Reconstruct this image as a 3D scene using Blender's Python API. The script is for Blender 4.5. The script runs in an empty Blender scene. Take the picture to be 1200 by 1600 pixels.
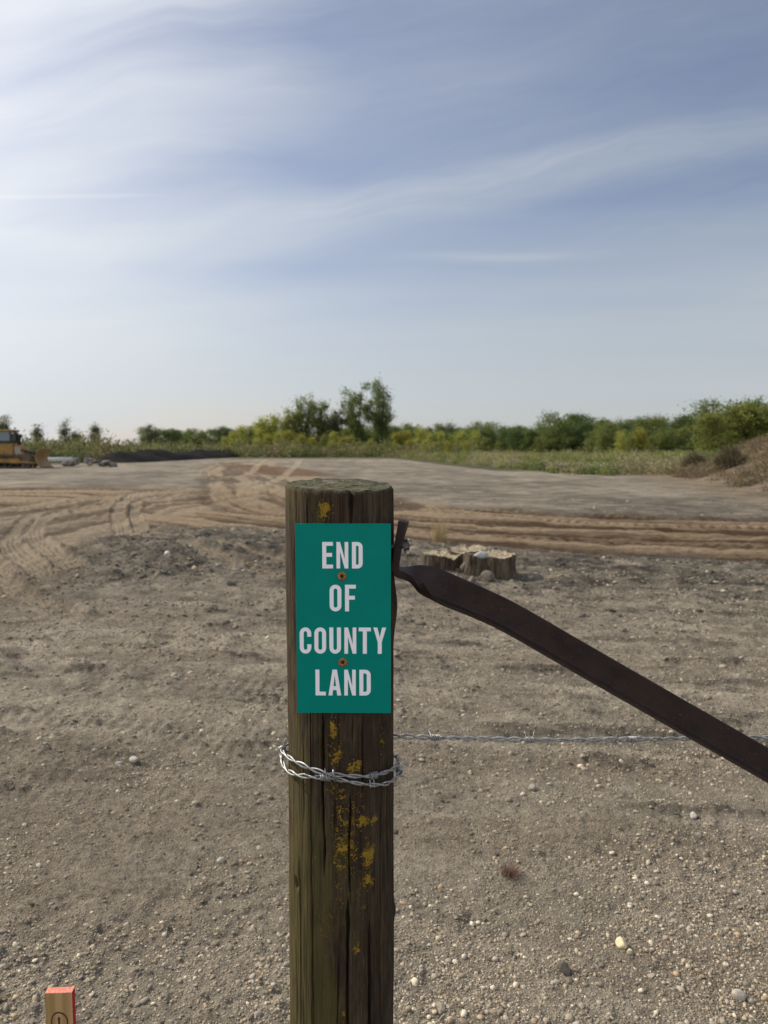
import bpy, math, random
import numpy as np
from mathutils import Vector

R = math.radians
sc = bpy.context.scene
col = sc.collection

# ------------------------------------------------------------------ camera
EYE, PITCH, FPX = 1.45, R(4.76), 1202.0
cam_d = bpy.data.cameras.new('camera')
cam = bpy.data.objects.new('camera', cam_d)
col.objects.link(cam)
cam.location = (0, 0, EYE)
cam.rotation_euler = (R(90) - PITCH, 0, 0)
cam_d.sensor_fit = 'VERTICAL'
cam_d.sensor_height = 34.6
cam_d.lens = 26.0
cam_d.clip_start = 0.02
cam_d.clip_end = 20000
cam_d.dof.use_dof = True
cam_d.dof.focus_distance = 1.28
cam_d.dof.aperture_fstop = 7.0
sc.camera = cam

# ------------------------------------------------------------------ light
SUN_AZ, SUN_EL = R(-62), R(37)            # azimuth from +Y, positive to the right
SUN = Vector((math.sin(SUN_AZ) * math.cos(SUN_EL), math.cos(SUN_AZ) * math.cos(SUN_EL), math.sin(SUN_EL)))
sd = bpy.data.lights.new('sun', 'SUN')
sd.energy = 4.4
sd.angle = R(0.6)
sd.color = (1.0, 0.91, 0.77)
sun = bpy.data.objects.new('sun', sd)
col.objects.link(sun)
sun.rotation_euler = (-SUN).to_track_quat('-Z', 'Y').to_euler()
sun.location = (-40, 20, 40)

sc.view_settings.view_transform = 'Standard'
sc.view_settings.look = 'None'
sc.view_settings.exposure = 0.12
sc.view_settings.gamma = 1.0
sc.render.engine = 'CYCLES'
sc.cycles.use_denoising = True
sc.cycles.max_bounces = 6

world = bpy.data.worlds.new('World')
sc.world = world
world.use_nodes = True


class NT:
    """small helper for building node trees"""
    def __init__(self, tree):
        self.t = tree
        self.n = tree.nodes
        self.l = tree.links

    def node(self, kind, **kw):
        nd = self.n.new(kind)
        for k, v in kw.items():
            setattr(nd, k, v)
        return nd

    def put(self, sock, v):
        if isinstance(v, bpy.types.NodeSocket):
            self.l.new(v, sock)
        elif v is not None:
            if sock.type == 'RGBA' and len(v) == 3:
                v = (*v, 1)
            sock.default_value = v

    def m(self, op, a, b=None, c=None, clamp=False):
        nd = self.node('ShaderNodeMath', operation=op, use_clamp=clamp)
        self.put(nd.inputs[0], a)
        if b is not None: self.put(nd.inputs[1], b)
        if c is not None: self.put(nd.inputs[2], c)
        return nd.outputs[0]

    def ss(self, v, lo, hi, a=0.0, b=1.0):
        nd = self.node('ShaderNodeMapRange', interpolation_type='SMOOTHSTEP')
        self.put(nd.inputs['Value'], v)
        nd.inputs['From Min'].default_value = lo
        nd.inputs['From Max'].default_value = hi
        nd.inputs['To Min'].default_value = a
        nd.inputs['To Max'].default_value = b
        return nd.outputs[0]

    def xyz(self, x, y, z):
        nd = self.node('ShaderNodeCombineXYZ')
        for i, v in enumerate((x, y, z)):
            self.put(nd.inputs[i], v)
        return nd.outputs[0]

    def noise(self, vec, scale, detail=4, rough=0.55, dist=0.0, out='Fac', dims='3D'):
        nd = self.node('ShaderNodeTexNoise', noise_dimensions=dims)
        self.put(nd.inputs['Vector'], vec)
        nd.inputs['Scale'].default_value = scale
        nd.inputs['Detail'].default_value = detail
        nd.inputs['Roughness'].default_value = rough
        nd.inputs['Distortion'].default_value = dist
        return nd.outputs[out]

    def mix(self, f, a, b, blend='MIX'):
        nd = self.node('ShaderNodeMix', data_type='RGBA', blend_type=blend)
        self.put(nd.inputs[0], f)
        self.put(nd.inputs[6], a)
        self.put(nd.inputs[7], b)
        return nd.outputs[2]

    def scale(self, vec, s):
        nd = self.node('ShaderNodeMapping')
        self.put(nd.inputs['Vector'], vec)
        nd.inputs['Scale'].default_value = s
        return nd.outputs[0]

    def bump(self, h, strength=0.5, dist=0.01, normal=None):
        nd = self.node('ShaderNodeBump')
        self.put(nd.inputs['Height'], h)
        nd.inputs['Strength'].default_value = strength
        nd.inputs['Distance'].default_value = dist
        if normal is not None: self.put(nd.inputs['Normal'], normal)
        return nd.outputs[0]


# sky: Nishita plus thin cirrus, all in world directions
w = NT(world.node_tree)
bg = world.node_tree.nodes['Background']
sky = w.node('ShaderNodeTexSky', sky_type='NISHITA')
sky.sun_disc = False
sky.sun_elevation = SUN_EL
sky.sun_rotation = SUN_AZ
sky.air_density = 1.0
sky.dust_density = 0.9
sky.ozone_density = 1.6
tc = w.node('ShaderNodeTexCoord').outputs['Generated']
sep = w.node('ShaderNodeSeparateXYZ')
w.put(sep.inputs[0], tc)
dx, dy, dz = sep.outputs
ay = w.m('MAXIMUM', w.m('ABSOLUTE', dy), 0.12)
u = w.m('DIVIDE', dx, ay)
v = w.m('DIVIDE', dz, ay)
CA, SA = math.cos(R(11)), math.sin(R(11))
warp = w.noise(w.xyz(u, v, 0.3), 2.2, 3, 0.5)
warp = w.m('MULTIPLY', w.m('SUBTRACT', warp, 0.5), 0.16)
p = w.m('ADD', w.m('MULTIPLY', u, CA), w.m('MULTIPLY', v, SA))
q = w.m('ADD', w.m('SUBTRACT', w.m('MULTIPLY', v, CA), w.m('MULTIPLY', u, SA)), warp)
n1 = w.noise(w.xyz(w.m('MULTIPLY', p, 1.5), w.m('MULTIPLY', q, 7.0), 1.7), 1.0, 5, 0.5, 0.35)
n2 = w.noise(w.xyz(w.m('MULTIPLY', p, 3.5), w.m('MULTIPLY', q, 30.0), 4.1), 1.0, 7, 0.68, 0.35)
n3 = w.noise(w.xyz(w.m('MULTIPLY', u, 1.1), w.m('MULTIPLY', v, 12.0), 9.4), 1.0, 4, 0.5, 0.3)
n_hi = w.m('ADD', w.m('MULTIPLY', w.m('SUBTRACT', n1, 0.5), 1.0), w.m('MULTIPLY', w.m('SUBTRACT', n2, 0.5), 0.42))
# cover: thick towards the sun (left) and low down, thin in the blue hole above the trees
dots = w.node('ShaderNodeVectorMath', operation='DOT_PRODUCT')
w.put(dots.inputs[0], tc)
dots.inputs[1].default_value = SUN
left = w.ss(w.m('ADD', dots.outputs['Value'], w.m('MULTIPLY', w.m('SUBTRACT', n1, 0.5), 0.34)), 0.53, 0.92, 0.0, 0.97)
low = w.ss(v, 0.08, 0.40, 0.68, 0.0)
right = w.ss(u, 0.25, 0.75, 0.0, 0.22)
# the long diagonal veil
lineq = w.m('SUBTRACT', w.m('MULTIPLY_ADD', u, -0.19, v), 0.317)
lineq = w.m('ADD', lineq, w.m('MULTIPLY', warp, 0.35))
bw = w.ss(lineq, -0.060, 0.002, 0.0, 1.0)
bw2 = w.ss(lineq, 0.004, 0.034, 1.0, 0.0)
band = w.m('MULTIPLY', bw, bw2)
band = w.m('MULTIPLY', band, w.ss(u, -0.28, 0.02))
band = w.m('MULTIPLY', band, w.ss(u, 0.1, 0.65, 1.0, 0.55))
band = w.m('MULTIPLY', band, w.m('MULTIPLY_ADD', n2, 0.9, 0.02))
# short bright wisp and an old contrail
wz = w.m('DIVIDE', w.m('ADD', w.m('SUBTRACT', v, 0.246), w.m('MULTIPLY', warp, 0.25)), 0.006)
wisp = w.m('EXPONENT', w.m('MULTIPLY', w.m('MULTIPLY', wz, wz), -1.0))
wu = w.m('DIVIDE', w.m('SUBTRACT', u, 0.15), 0.10)
wisp = w.m('MULTIPLY', wisp, w.m('EXPONENT', w.m('MULTIPLY', w.m('MULTIPLY', wu, wu), -1.0)))
cz = w.m('DIVIDE', w.m('SUBTRACT', w.m('MULTIPLY_ADD', u, -0.012, v), 0.321), 0.0026)
trail = w.m('EXPONENT', w.m('MULTIPLY', w.m('MULTIPLY', cz, cz), -1.0))
trail = w.m('MULTIPLY', trail, w.ss(u, -0.36, -0.24, 1.0, 0.0))
trail = w.m('MULTIPLY', trail, w.m('GREATER_THAN', dy, 0.0))
back = w.ss(dy, 0.25, -0.35, 0.0, 0.55)  # unseen cloud added behind the camera to fill the shaded sign and post
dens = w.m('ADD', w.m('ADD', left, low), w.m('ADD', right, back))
dens = w.m('MAXIMUM', w.m('MINIMUM', dens, 0.90), 0.22)
tex = w.m('ADD', w.m('MULTIPLY', n_hi, w.ss(v, 0.14, 0.34, 0.22, 0.50)),
          w.m('MULTIPLY', w.m('SUBTRACT', n3, 0.5), w.ss(v, 0.2, 0.4, 1.15, 0.0)))
dens = w.m('ADD', dens, tex)
dens = w.m('ADD', dens, w.m('MULTIPLY', band, 0.68))
dens = w.m('ADD', dens, w.m('MULTIPLY', wisp, 0.30))
dens = w.m('ADD', dens, w.m('MULTIPLY', trail, 0.16))
dens = w.m('MULTIPLY', w.m('MINIMUM', w.m('MAXIMUM', dens, 0.0), 1.0), 0.93)
dotn = w.node('ShaderNodeVectorMath', operation='DOT_PRODUCT')
w.put(dotn.inputs[0], tc)
dotn.inputs[1].default_value = SUN
glow = w.m('POWER', w.m('MAXIMUM', dotn.outputs['Value'], 0.0), 3.0)
ccol = w.mix(glow, (4.75, 5.2, 5.55), (11.4, 11.7, 12.1))
hz = w.ss(v, 0.0, 0.16, 0.35, 0.0)
ccol = w.mix(hz, ccol, (5.0, 5.5, 5.75))
ccol = w.mix(w.ss(dy, 0.1, -0.5, 0.0, 0.75), ccol, (11.5, 11.6, 12.0))  # added rear cloud made extra bright as fill light, out of view
tint = w.mix(1.0, sky.outputs[0], (1.02, 0.90, 0.93), 'MULTIPLY')
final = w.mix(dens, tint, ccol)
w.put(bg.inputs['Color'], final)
bg.inputs['Strength'].default_value = 0.1


# ------------------------------------------------------------------ helpers
def ray(px, py):
    """direction of a photograph pixel (1200 x 1600) in world space"""
    a, b = (px - 600) / FPX, (800 - py) / FPX
    c, s = math.cos(PITCH), math.sin(PITCH)
    return Vector((a, c + b * s, -s + b * c))


def P(px, py, Y):
    d = ray(px, py)
    return Vector((0, 0, EYE)) + d * (Y / d.y)


def G(px, py, z=0.0):
    d = ray(px, py)
    return Vector((0, 0, EYE)) + d * ((z - EYE) / d.z)


def tag(o, label=None, cat=None, group=None, kind=None):
    if label: o['label'] = label
    if cat: o['category'] = cat
    if group: o['group'] = group
    if kind: o['kind'] = kind
    return o


def empty(name, loc=(0, 0, 0), rz=0.0):
    o = bpy.data.objects.new(name, None)
    o.empty_display_size = 0.2
    col.objects.link(o)
    o.location = loc
    o.rotation_euler = (0, 0, rz)
    return o


def link_mesh(name, me, mat, parent=None, loc=None):
    o = bpy.data.objects.new(name, me)
    col.objects.link(o)
    if mat is not None and not me.materials:
        me.materials.append(mat)
    if parent is not None: o.parent = parent
    if loc is not None: o.location = loc
    return o


def np_mesh(name, verts, faces, smooth=True, fcol=None, vcol=None, vattrs=None):
    """faces: (n,k) int array with one face size"""
    me = bpy.data.meshes.new(name)
    verts = np.asarray(verts, np.float32)
    faces = np.asarray(faces, np.int32)
    n, k = faces.shape
    me.vertices.add(len(verts))
    me.vertices.foreach_set('co', verts.ravel())
    me.loops.add(n * k)
    me.loops.foreach_set('vertex_index', faces.ravel())
    me.polygons.add(n)
    me.polygons.foreach_set('loop_start', np.arange(n, dtype=np.int32) * k)
    me.polygons.foreach_set('loop_total', np.full(n, k, np.int32))
    me.polygons.foreach_set('use_smooth', np.full(n, smooth, bool))
    if fcol is not None:
        a = me.attributes.new('tone', 'FLOAT_COLOR', 'FACE')
        a.data.foreach_set('color', np.c_[fcol, np.ones(len(fcol))].astype(np.float32).ravel())
    if vcol is not None:
        a = me.attributes.new('tone', 'FLOAT_COLOR', 'POINT')
        a.data.foreach_set('color', np.c_[vcol, np.ones(len(vcol))].astype(np.float32).ravel())
    for kname, arr in (vattrs or {}).items():
        a = me.attributes.new(kname, 'FLOAT', 'POINT')
        a.data.foreach_set('value', np.asarray(arr, np.float32).ravel())
    me.update()
    me.validate()
    return me


class MB:
    """collects polygons of any size for one mesh object"""
    def __init__(self):
        self.v, self.f = [], []

    def add(self, verts, faces):
        b = len(self.v)
        self.v += [tuple(x) for x in verts]
        self.f += [tuple(i + b for i in f) for f in faces]
        return self

    def box(self, x0, x1, y0, y1, z0, z1):
        vs = [(x, y, z) for z in (z0, z1) for y in (y0, y1) for x in (x0, x1)]
        return self.add(vs, [(0, 2, 3, 1), (4, 5, 7, 6), (0, 1, 5, 4), (2, 6, 7, 3), (0, 4, 6, 2), (1, 3, 7, 5)])

    def prism(self, pts, axis, a, b):
        """polygon pts in the plane normal to axis, from a to b"""
        n = len(pts)
        def mk(p_, h):
            return {'x': (h, p_[0], p_[1]), 'y': (p_[0], h, p_[1]), 'z': (p_[0], p_[1], h)}[axis]
        vs = [mk(p_, a) for p_ in pts] + [mk(p_, b) for p_ in pts]
        fs = [tuple(range(n))[::-1], tuple(range(n, 2 * n))]
        fs += [(i, (i + 1) % n, n + (i + 1) % n, n + i) for i in range(n)]
        return self.add(vs, fs)

    def tube(self, pts, rad, n=8, cap=True):
        pts = [Vector(p_) for p_ in pts]
        rads = rad if hasattr(rad, '__len__') else [rad] * len(pts)
        vs, fs = [], []
        up = None
        for i, p_ in enumerate(pts):
            t = (pts[min(i + 1, len(pts) - 1)] - pts[max(i - 1, 0)]).normalized()
            if up is None:
                up = Vector((0, 0, 1)) if abs(t.z) < 0.9 else Vector((1, 0, 0))
            a = (up - t * up.dot(t)).normalized()
            up = a
            b = t.cross(a)
            for k in range(n):
                an = 2 * math.pi * k / n
                vs.append(p_ + (a * math.cos(an) + b * math.sin(an)) * rads[i])
        for i in range(len(pts) - 1):
            for k in range(n):
                fs.append((i * n + k, i * n + (k + 1) % n, (i + 1) * n + (k + 1) % n, (i + 1) * n + k))
        if cap:
            fs.append(tuple(range(n))[::-1])
            fs.append(tuple(range((len(pts) - 1) * n, len(pts) * n)))
        return self.add(vs, fs)

    def mesh(self, name, smooth=False):
        me = bpy.data.meshes.new(name)
        me.from_pydata(self.v, [], self.f)
        me.validate()
        me.update()
        if smooth:
            me.polygons.foreach_set('use_smooth', np.full(len(me.polygons), True))
        return me

    def build(self, name, mat, parent=None, smooth=False, bevel=0.0, loc=None):
        o = link_mesh(name, self.mesh(name, smooth), mat, parent, loc)
        if bevel:
            md = o.modifiers.new('bevel', 'BEVEL')
            md.width = bevel
            md.segments = 2
            md.limit_method = 'ANGLE'
        return o


def hsh(ix, iy, seed):
    h = (ix.astype(np.int64) * 374761393 + iy.astype(np.int64) * 668265263 + seed * 1442695041) & 0xffffffff
    h = ((h ^ (h >> 13)) * 1274126177) & 0xffffffff
    h = (h ^ (h >> 16)) & 0xffffffff
    h = (h * 2246822519) & 0xffffffff
    h = h ^ (h >> 15)
    return h.astype(np.float64) / 4294967295.0


def vnoise(x, y, seed=0):
    x0, y0 = np.floor(x), np.floor(y)
    fx, fy = x - x0, y - y0
    fx = fx * fx * fx * (fx * (fx * 6 - 15) + 10)
    fy = fy * fy * fy * (fy * (fy * 6 - 15) + 10)
    a, b = hsh(x0, y0, seed), hsh(x0 + 1, y0, seed)
    c, d = hsh(x0, y0 + 1, seed), hsh(x0 + 1, y0 + 1, seed)
    return (a + (b - a) * fx) * (1 - fy) + (c + (d - c) * fx) * fy


def fbm(x, y, seed=0, oct=4, gain=0.5):
    s, a, t = 0.0, 1.0, 0.0
    for i in range(oct):
        s = s + a * vnoise(x * 2 ** i + 17.3 * i, y * 2 ** i - 9.1 * i, seed + i)
        t += a
        a *= gain
    return s / t - 0.5


def sst(x, a, b):
    t = np.clip((x - a) / (b - a), 0, 1)
    return t * t * (3 - 2 * t)


def poly_dist(x, y, pts):
    """signed lateral distance and arc length to a polyline"""
    best = np.full(x.shape, 1e9)
    lat = np.zeros(x.shape)
    arc = np.zeros(x.shape)
    s0 = 0.0
    for (x0, y0), (x1, y1) in zip(pts[:-1], pts[1:]):
        L = math.hypot(x1 - x0, y1 - y0)
        tx, ty = (x1 - x0) / L, (y1 - y0) / L
        t = np.clip((x - x0) * tx + (y - y0) * ty, 0, L)
        ex, ey = x - x0 - t * tx, y - y0 - t * ty
        d = np.hypot(ex, ey)
        m_ = d < best
        best = np.where(m_, d, best)
        sg = np.sign(tx * ey - ty * ex)
        lat = np.where(m_, sg * d, lat)
        arc = np.where(m_, s0 + t, arc)
        s0 += L
    return lat, arc


def smooth_line(pts, n=6):
    """Catmull-Rom through the points"""
    pts = [np.array(p_, float) for p_ in pts]
    ext = [2 * pts[0] - pts[1]] + pts + [2 * pts[-1] - pts[-2]]
    out = []
    for i in range(1, len(ext) - 2):
        p0, p1, p2, p3 = ext[i - 1:i + 3]
        for k in range(n):
            t = k / n
            out.append(0.5 * (2 * p1 + (p2 - p0) * t + (2 * p0 - 5 * p1 + 4 * p2 - p3) * t * t
                              + (3 * p1 - p0 - 3 * p2 + p3) * t ** 3))
    out.append(pts[-1])
    return [tuple(p_) for p_ in out]


def material(name, color, rough=0.7, metal=0.0, spec=0.5):
    m_ = bpy.data.materials.new(name)
    m_.use_nodes = True
    b = m_.node_tree.nodes['Principled BSDF']
    b.inputs['Base Color'].default_value = (*color, 1)
    b.inputs['Roughness'].default_value = rough
    b.inputs['Metallic'].default_value = metal
    b.inputs['Specular IOR Level'].default_value = spec
    t = NT(m_.node_tree)
    t.b = b
    return m_, t


def worn(name, c0, c1, scale=6.0, rough=0.6, metal=0.0, bump=0.0, bscale=None, spec=0.5):
    m_, t = material(name, c0, rough, metal, spec)
    oc = t.node('ShaderNodeTexCoord').outputs['Object']
    f = t.ss(t.noise(oc, scale, 5, 0.6), 0.35, 0.68)
    t.put(t.b.inputs['Base Color'], t.mix(f, c0, c1))
    t.put(t.b.inputs['Roughness'], t.m('MULTIPLY_ADD', f, 0.15, rough))
    if bump:
        t.put(t.b.inputs['Normal'], t.bump(t.noise(oc, bscale or scale * 4, 4, 0.6), 0.6, bump))
    return m_


def toned(name, rough=0.9, spec=0.2, translucent=0.0, noise_scale=None, namt=0.5):
    """colour from the mesh attribute 'tone'"""
    m_, t = material(name, (0.2, 0.2, 0.2), rough, 0.0, spec)
    at = t.node('ShaderNodeAttribute', attribute_name='tone')
    c = at.outputs['Color']
    if noise_scale:
        oc = t.node('ShaderNodeTexCoord').outputs['Object']
        f = t.m('MULTIPLY_ADD', t.noise(oc, noise_scale, 4, 0.6), namt * 2, 1 - namt)
        nd = t.node('ShaderNodeVectorMath', operation='SCALE')
        t.put(nd.inputs[0], c)
        t.put(nd.inputs['Scale'], f)
        c = nd.outputs[0]
    t.put(t.b.inputs['Base Color'], c)
    if translucent:
        tr = t.node('ShaderNodeBsdfTranslucent')
        t.put(tr.inputs['Color'], c)
        ms = t.node('ShaderNodeMixShader')
        ms.inputs[0].default_value = translucent
        t.l.new(t.b.outputs[0], ms.inputs[1])
        t.l.new(tr.outputs[0], ms.inputs[2])
        t.l.new(ms.outputs[0], t.n['Material Output'].inputs[0])
    return m_


# ------------------------------------------------------------------ the ground
ROAD = smooth_line([(24, 9.0), (14, 11.0), (6.6, 12.9), (3.4, 14.0), (0.5, 15.8), (-2.6, 19.0), (-5.6, 21.8),
                    (-9.0, 23.2), (-14, 24.0), (-24, 24)])
ROAD_L = smooth_line([(-5.6, 26.0), (-6.9, 20.0), (-7.3, 15.0), (-6.9, 11.0), (-6.3, 7.5), (-6.2, 3.5)])
ROAD_B = smooth_line([(-1.5, 19.5), (-3.6, 27), (-6.6, 40), (-10.5, 58), (-14, 80)])
PATCH = smooth_line([(-4.5, 42), (-7.5, 52), (-12, 64)])


def gline(pts):
    return smooth_line([tuple(G(*p_)[:2]) for p_ in pts], 5)


TRACKS = [(gline([(52, 800), (20, 834), (17, 853), (34, 880), (70, 906)]), 0.17),
          (gline([(90, 796), (52, 819), (58, 849), (78, 872), (116, 898)]), 0.17),
          (gline([(205, 770), (184, 790), (188, 819), (199, 842), (268, 865), (383, 899), (520, 930)]), 0.16),
          (gline([(226, 775), (209, 790), (218, 822), (236, 840), (330, 866), (460, 897)]), 0.14),
          (gline([(-60, 890), (0, 915), (50, 938), (110, 965)]), 0.13),
          (gline([(420, 716), (404, 724), (390, 738), (330, 748)]), 0.3),
          (gline([(470, 716), (462, 726), (440, 744), (400, 760)]), 0.3)]


TREADS = [(gline([(-160, 1100), (40, 1118), (220, 1138), (380, 1168), (560, 1215)]), .13),
          (gline([(-160, 1210), (60, 1228), (260, 1262), (460, 1320)]), .13),
          (gline([(-160, 1035), (60, 1042), (260, 1060), (480, 1095)]), .16),
          (gline([(640, 1045), (820, 1030), (1020, 1028), (1300, 1040)]), .15),
          (gline([(640, 985), (820, 975), (1020, 968), (1300, 965)]), .17)]
RIDGE = gline([(960, 1271), (1040, 1275), (1120, 1277), (1220, 1281)])


def foot_x(y):
    return 12.6 + (y - 24) * 0.15 + np.clip(y - 40.5, 0, 100) * 1.3 + np.clip(22 - y, 0, 50) * 0.3


def ground_fields(x, y):
    """height and base colour of the ground at plan points"""
    r = np.hypot(x, y)
    near = 1 - sst(r, 14, 40)
    h = 0.05 * fbm(x / 5.0, y / 5.0, 3, 3) + 0.038 * fbm(x / 0.9, y / 0.7, 5, 3) * (0.4 + near)
    fine = fbm(x / 0.16, y / 0.16, 11, 3)
    h += (0.012 + 0.012 * sst(fbm(x / 1.7, y / 1.7, 21, 2), 0.0, 0.25)) * fine * near
    rough = 0.55 + 1.1 * sst(fbm(x / 0.8, y / 0.45, 33, 3), -0.10, 0.18)
    h += 0.017 * np.abs(fbm(x / 0.075, y / 0.075, 35, 3)) * rough * (1 - sst(r, 9, 16))
    h += 0.010 * fbm(x / 0.03, y / 0.03, 31, 2) * rough * (1 - sst(r, 5, 9))
    # gentle rise of the land far off
    h += 1.2 * sst(r, 250, 900) + 10.0 * sst(r, 900, 3000) * (0.4 + 0.6 * vnoise(x / 500, y / 500, 8))
    big = fbm(x / 3.2, y / 3.2, 41, 4)
    mid = fbm(x / 0.5, y / 0.5, 51, 4)
    tone = np.clip(0.5 + 0.9 * big + 0.5 * mid, 0, 1)[..., None]
    c = np.array((0.268, 0.230, 0.176)) * (1 - tone) + np.array((0.385, 0.334, 0.260)) * tone
    # darker grey stony ground further out
    gry = sst(y + 2.5 * big * 2 + 0.25 * x, 6.0, 9.0) * (1 - sst(r, 300, 500))
    gt = np.clip(0.45 + 1.6 * mid + 0.9 * big + 0.7 * fbm(x / 2.4, y / 9.0, 43, 4) * sst(y, 12, 25), 0, 1)[..., None]
    cg = np.array((0.135, 0.117, 0.092)) * (1 - gt) + np.array((0.318, 0.276, 0.214)) * gt
    c = c * (1 - gry[..., None]) + cg * gry[..., None]
    # dark and light speckle of the stony ground
    spk = fbm(x / 0.15, y / 0.17, 45, 3) * (0.35 + 0.65 * sst(y, 2.6, 5.0)) * (1 - sst(r, 12, 20))
    c = c * np.clip(1 + 1.5 * spk * (0.55 + 0.9 * gry), .35, 1.8)[..., None]
    h += 0.034 * spk
    far = fbm(x / 1.1, y / 4.0, 47, 4) * sst(y, 14, 24) * (1 - sst(y, 90, 130))
    c = c * np.clip(1 + 0.45 * far, .6, 1.5)[..., None]
    # streaks left by wheels, running across the picture and a little away
    sx, sy = x * 0.985 + y * -0.17, x * 0.17 + y * 0.985
    st = fbm(sx / 2.6, sy / 0.16, 61, 3)
    stm = (0.35 + 0.65 * sst(y, 2.6, 4.2)) * (1 - sst(y, 10, 16))
    h += 0.030 * st * stm
    c = c * (1 + 0.85 * st * stm)[..., None]
    bb = sst(fbm(sx / 2.2, sy / 0.35, 65, 3), 0.04, 0.20) * (1 - sst(y, 6, 10)) * 0.45
    c = c * (1 - bb[..., None]) + np.array((0.245, 0.195, 0.142)) * bb[..., None]
    # the stony mound between the tracks
    md = np.exp(-(((x + 2.4) / 2.6) ** 2 + ((y - 10.2) / 2.6) ** 2))
    md2 = np.exp(-(((x - 3.6) / 3.2) ** 2 + ((y - 8.6) / 1.3) ** 2))
    cl = np.clip(fbm(x / 0.22, y / 0.22, 71, 3), -0.1, 1)
    h += 0.20 * md + 0.16 * md * cl + 0.01 * md2 + 0.11 * md2 * cl
    dk = np.clip(md + 0.6 * md2, 0, 1) * (0.65 + 0.8 * mid)
    c = c * (1 - np.clip(0.52 * dk, 0, .62))[..., None]
    # dark clods in rows
    cd = sst(fbm(sx / 0.45, sy / 0.12, 81, 3), 0.15, 0.27) * sst(y, 2.2, 4) * (1 - sst(y, 18, 24))
    h += 0.020 * cd
    c = c * (1 - 0.40 * cd)[..., None]
    # haul roads
    for pts, hw, sd_, k in ((ROAD, 3.7, 91, 1.0), (ROAD_L, 3.2, 101, 0.85), (ROAD_B, 3.2, 111, 0.7)):
        lat, arc = poly_dist(x, y, pts)
        wob = lat + 0.5 * fbm(arc / 3.0, lat / 3.0, sd_, 2)
        hw = hw + (1.6 * sst(-x, 1, 6) if sd_ == 91 else 0.0)
        m_ = (1 - sst(np.abs(wob) + 1.1 * fbm(x / 1.3, y / 1.3, sd_ + 1, 3), hw * 0.72, hw * 1.08)) * k
        s1 = fbm(arc / 9.0, wob / 0.55, sd_ + 2, 3)
        s2 = fbm(arc / 6.0, wob / 0.17, sd_ + 3, 3)
        h += m_ * (0.15 * s1 + 0.08 * s2 + 0.03 * fbm(x / 0.25, y / 0.25, sd_ + 6, 3)) - 0.04 * m_
        # cleat marks on a few of the ruts
        ct = sst(vnoise(wob / 0.45 + 7, arc * 0 + 3, sd_ + 4), 0.60, 0.66) * m_
        h += ct * 0.020 * np.sin(arc * 2 * math.pi / 0.21 + np.abs(((wob / 0.45) % 1) - 0.5) * 6)
        tt = np.clip(0.48 - 0.28 * sst(x, -5, 1) + 3.4 * s1 + 2.6 * s2 + 0.5 * mid, 0, 1)[..., None]
        cr = np.array((0.080, 0.048, 0.026)) * (1 - tt) + np.array((0.325, 0.244, 0.158)) * tt
        if sd_ == 101:
            cr = np.array((0.130, 0.095, 0.060)) * (1 - tt) + np.array((0.345, 0.272, 0.188)) * tt
        c = c * (1 - m_[..., None]) + cr * m_[..., None]
    lat, arc = poly_dist(x, y, PATCH)
    m_ = (1 - sst(np.abs(lat) + 1.0 * fbm(x / 2, y / 3, 121, 3), 1.6, 2.3))[..., None]
    c = c * (1 - 0.85 * m_) + np.array((0.135, 0.078, 0.042)) * m_ * 0.85
    # single wheel tracks: a trough between two pushed-up rims, with fine tread lines
    for pts, hw in TRACKS:
        lat, arc = poly_dist(x, y, pts)
        a = np.abs(lat + 0.05 * fbm(arc / 0.8, lat, 131, 2))
        tr = (1 - sst(a, hw * 0.8, hw * 1.05))
        rim = np.exp(-((a - hw * 1.25) / (hw * 0.28)) ** 2)
        brk = sst(fbm(arc / 1.5, lat / 2, 133, 3), -0.12, 0.12)
        h += -0.035 * tr + 0.018 * rim * brk + tr * 0.010 * np.sin(lat * 2 * math.pi / 0.07)
        h += tr * 0.006 * np.sin(arc * 2 * math.pi / 0.16 + a * 20)
        k = tr * (0.75 + 0.25 * np.sin(lat * 2 * math.pi / 0.07))
        k = np.clip(k, 0, 1)[..., None]
        c = c * (1 - 0.75 * k) + np.array((0.350, 0.285, 0.205)) * 0.75 * k
    # faint old tread prints and a low scraped ridge in the near ground
    for pts, hw in TREADS:
        lat, arc = poly_dist(x, y, pts)
        m_ = (1 - sst(np.abs(lat + .03 * fbm(arc / .5, lat * 3, 135, 2)), hw * .75, hw * 1.1)) * sst(fbm(x / .6, y / .4, 137, 2), -.16, .05)
        bar = np.sin(arc * 2 * math.pi / .075 + np.sign(lat) * np.abs(lat) * 22)
        h += m_ * (.0036 * bar - .006)
        c = c * (1 + .10 * m_ * bar - .03 * m_)[..., None]
    lat, arc = poly_dist(x, y, RIDGE)
    m_ = np.exp(-(lat / .035) ** 2) * sst(np.abs(x - G(1085, 1276).x) * -1, -.34, -.22)
    h += m_ * (.020 + .05 * fbm(x / .05, y / .05, 139, 3))
    c = c * (1 - .40 * m_)[..., None]
    # sandy bank on the right
    fx = foot_x(y) + 1.3 * fbm(x / 3, y / 3, 141, 3)
    d = x - fx
    vis = sst(y, 4, 16) * (1 - sst(y, 80, 140))
    gul = fbm(x / 2.2, y / 1.8, 151, 4)
    h += vis * (1.75 * sst(d, -0.3, 5.0) + 0.7 * sst(d, 4, 12) + 0.55 * gul * sst(d, 0.2, 1.5) * (1 - sst(d, 5, 10)))
    bk = (vis * sst(d, -3.4, -1.2))[..., None]
    bt = np.clip(0.5 + 1.6 * gul + 1.2 * fbm(x / .5, y / .5, 153, 3), 0, 1)[..., None]
    cb = np.array((0.140, 0.106, 0.074)) * (1 - bt) + np.array((0.270, 0.215, 0.150)) * bt
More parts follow.
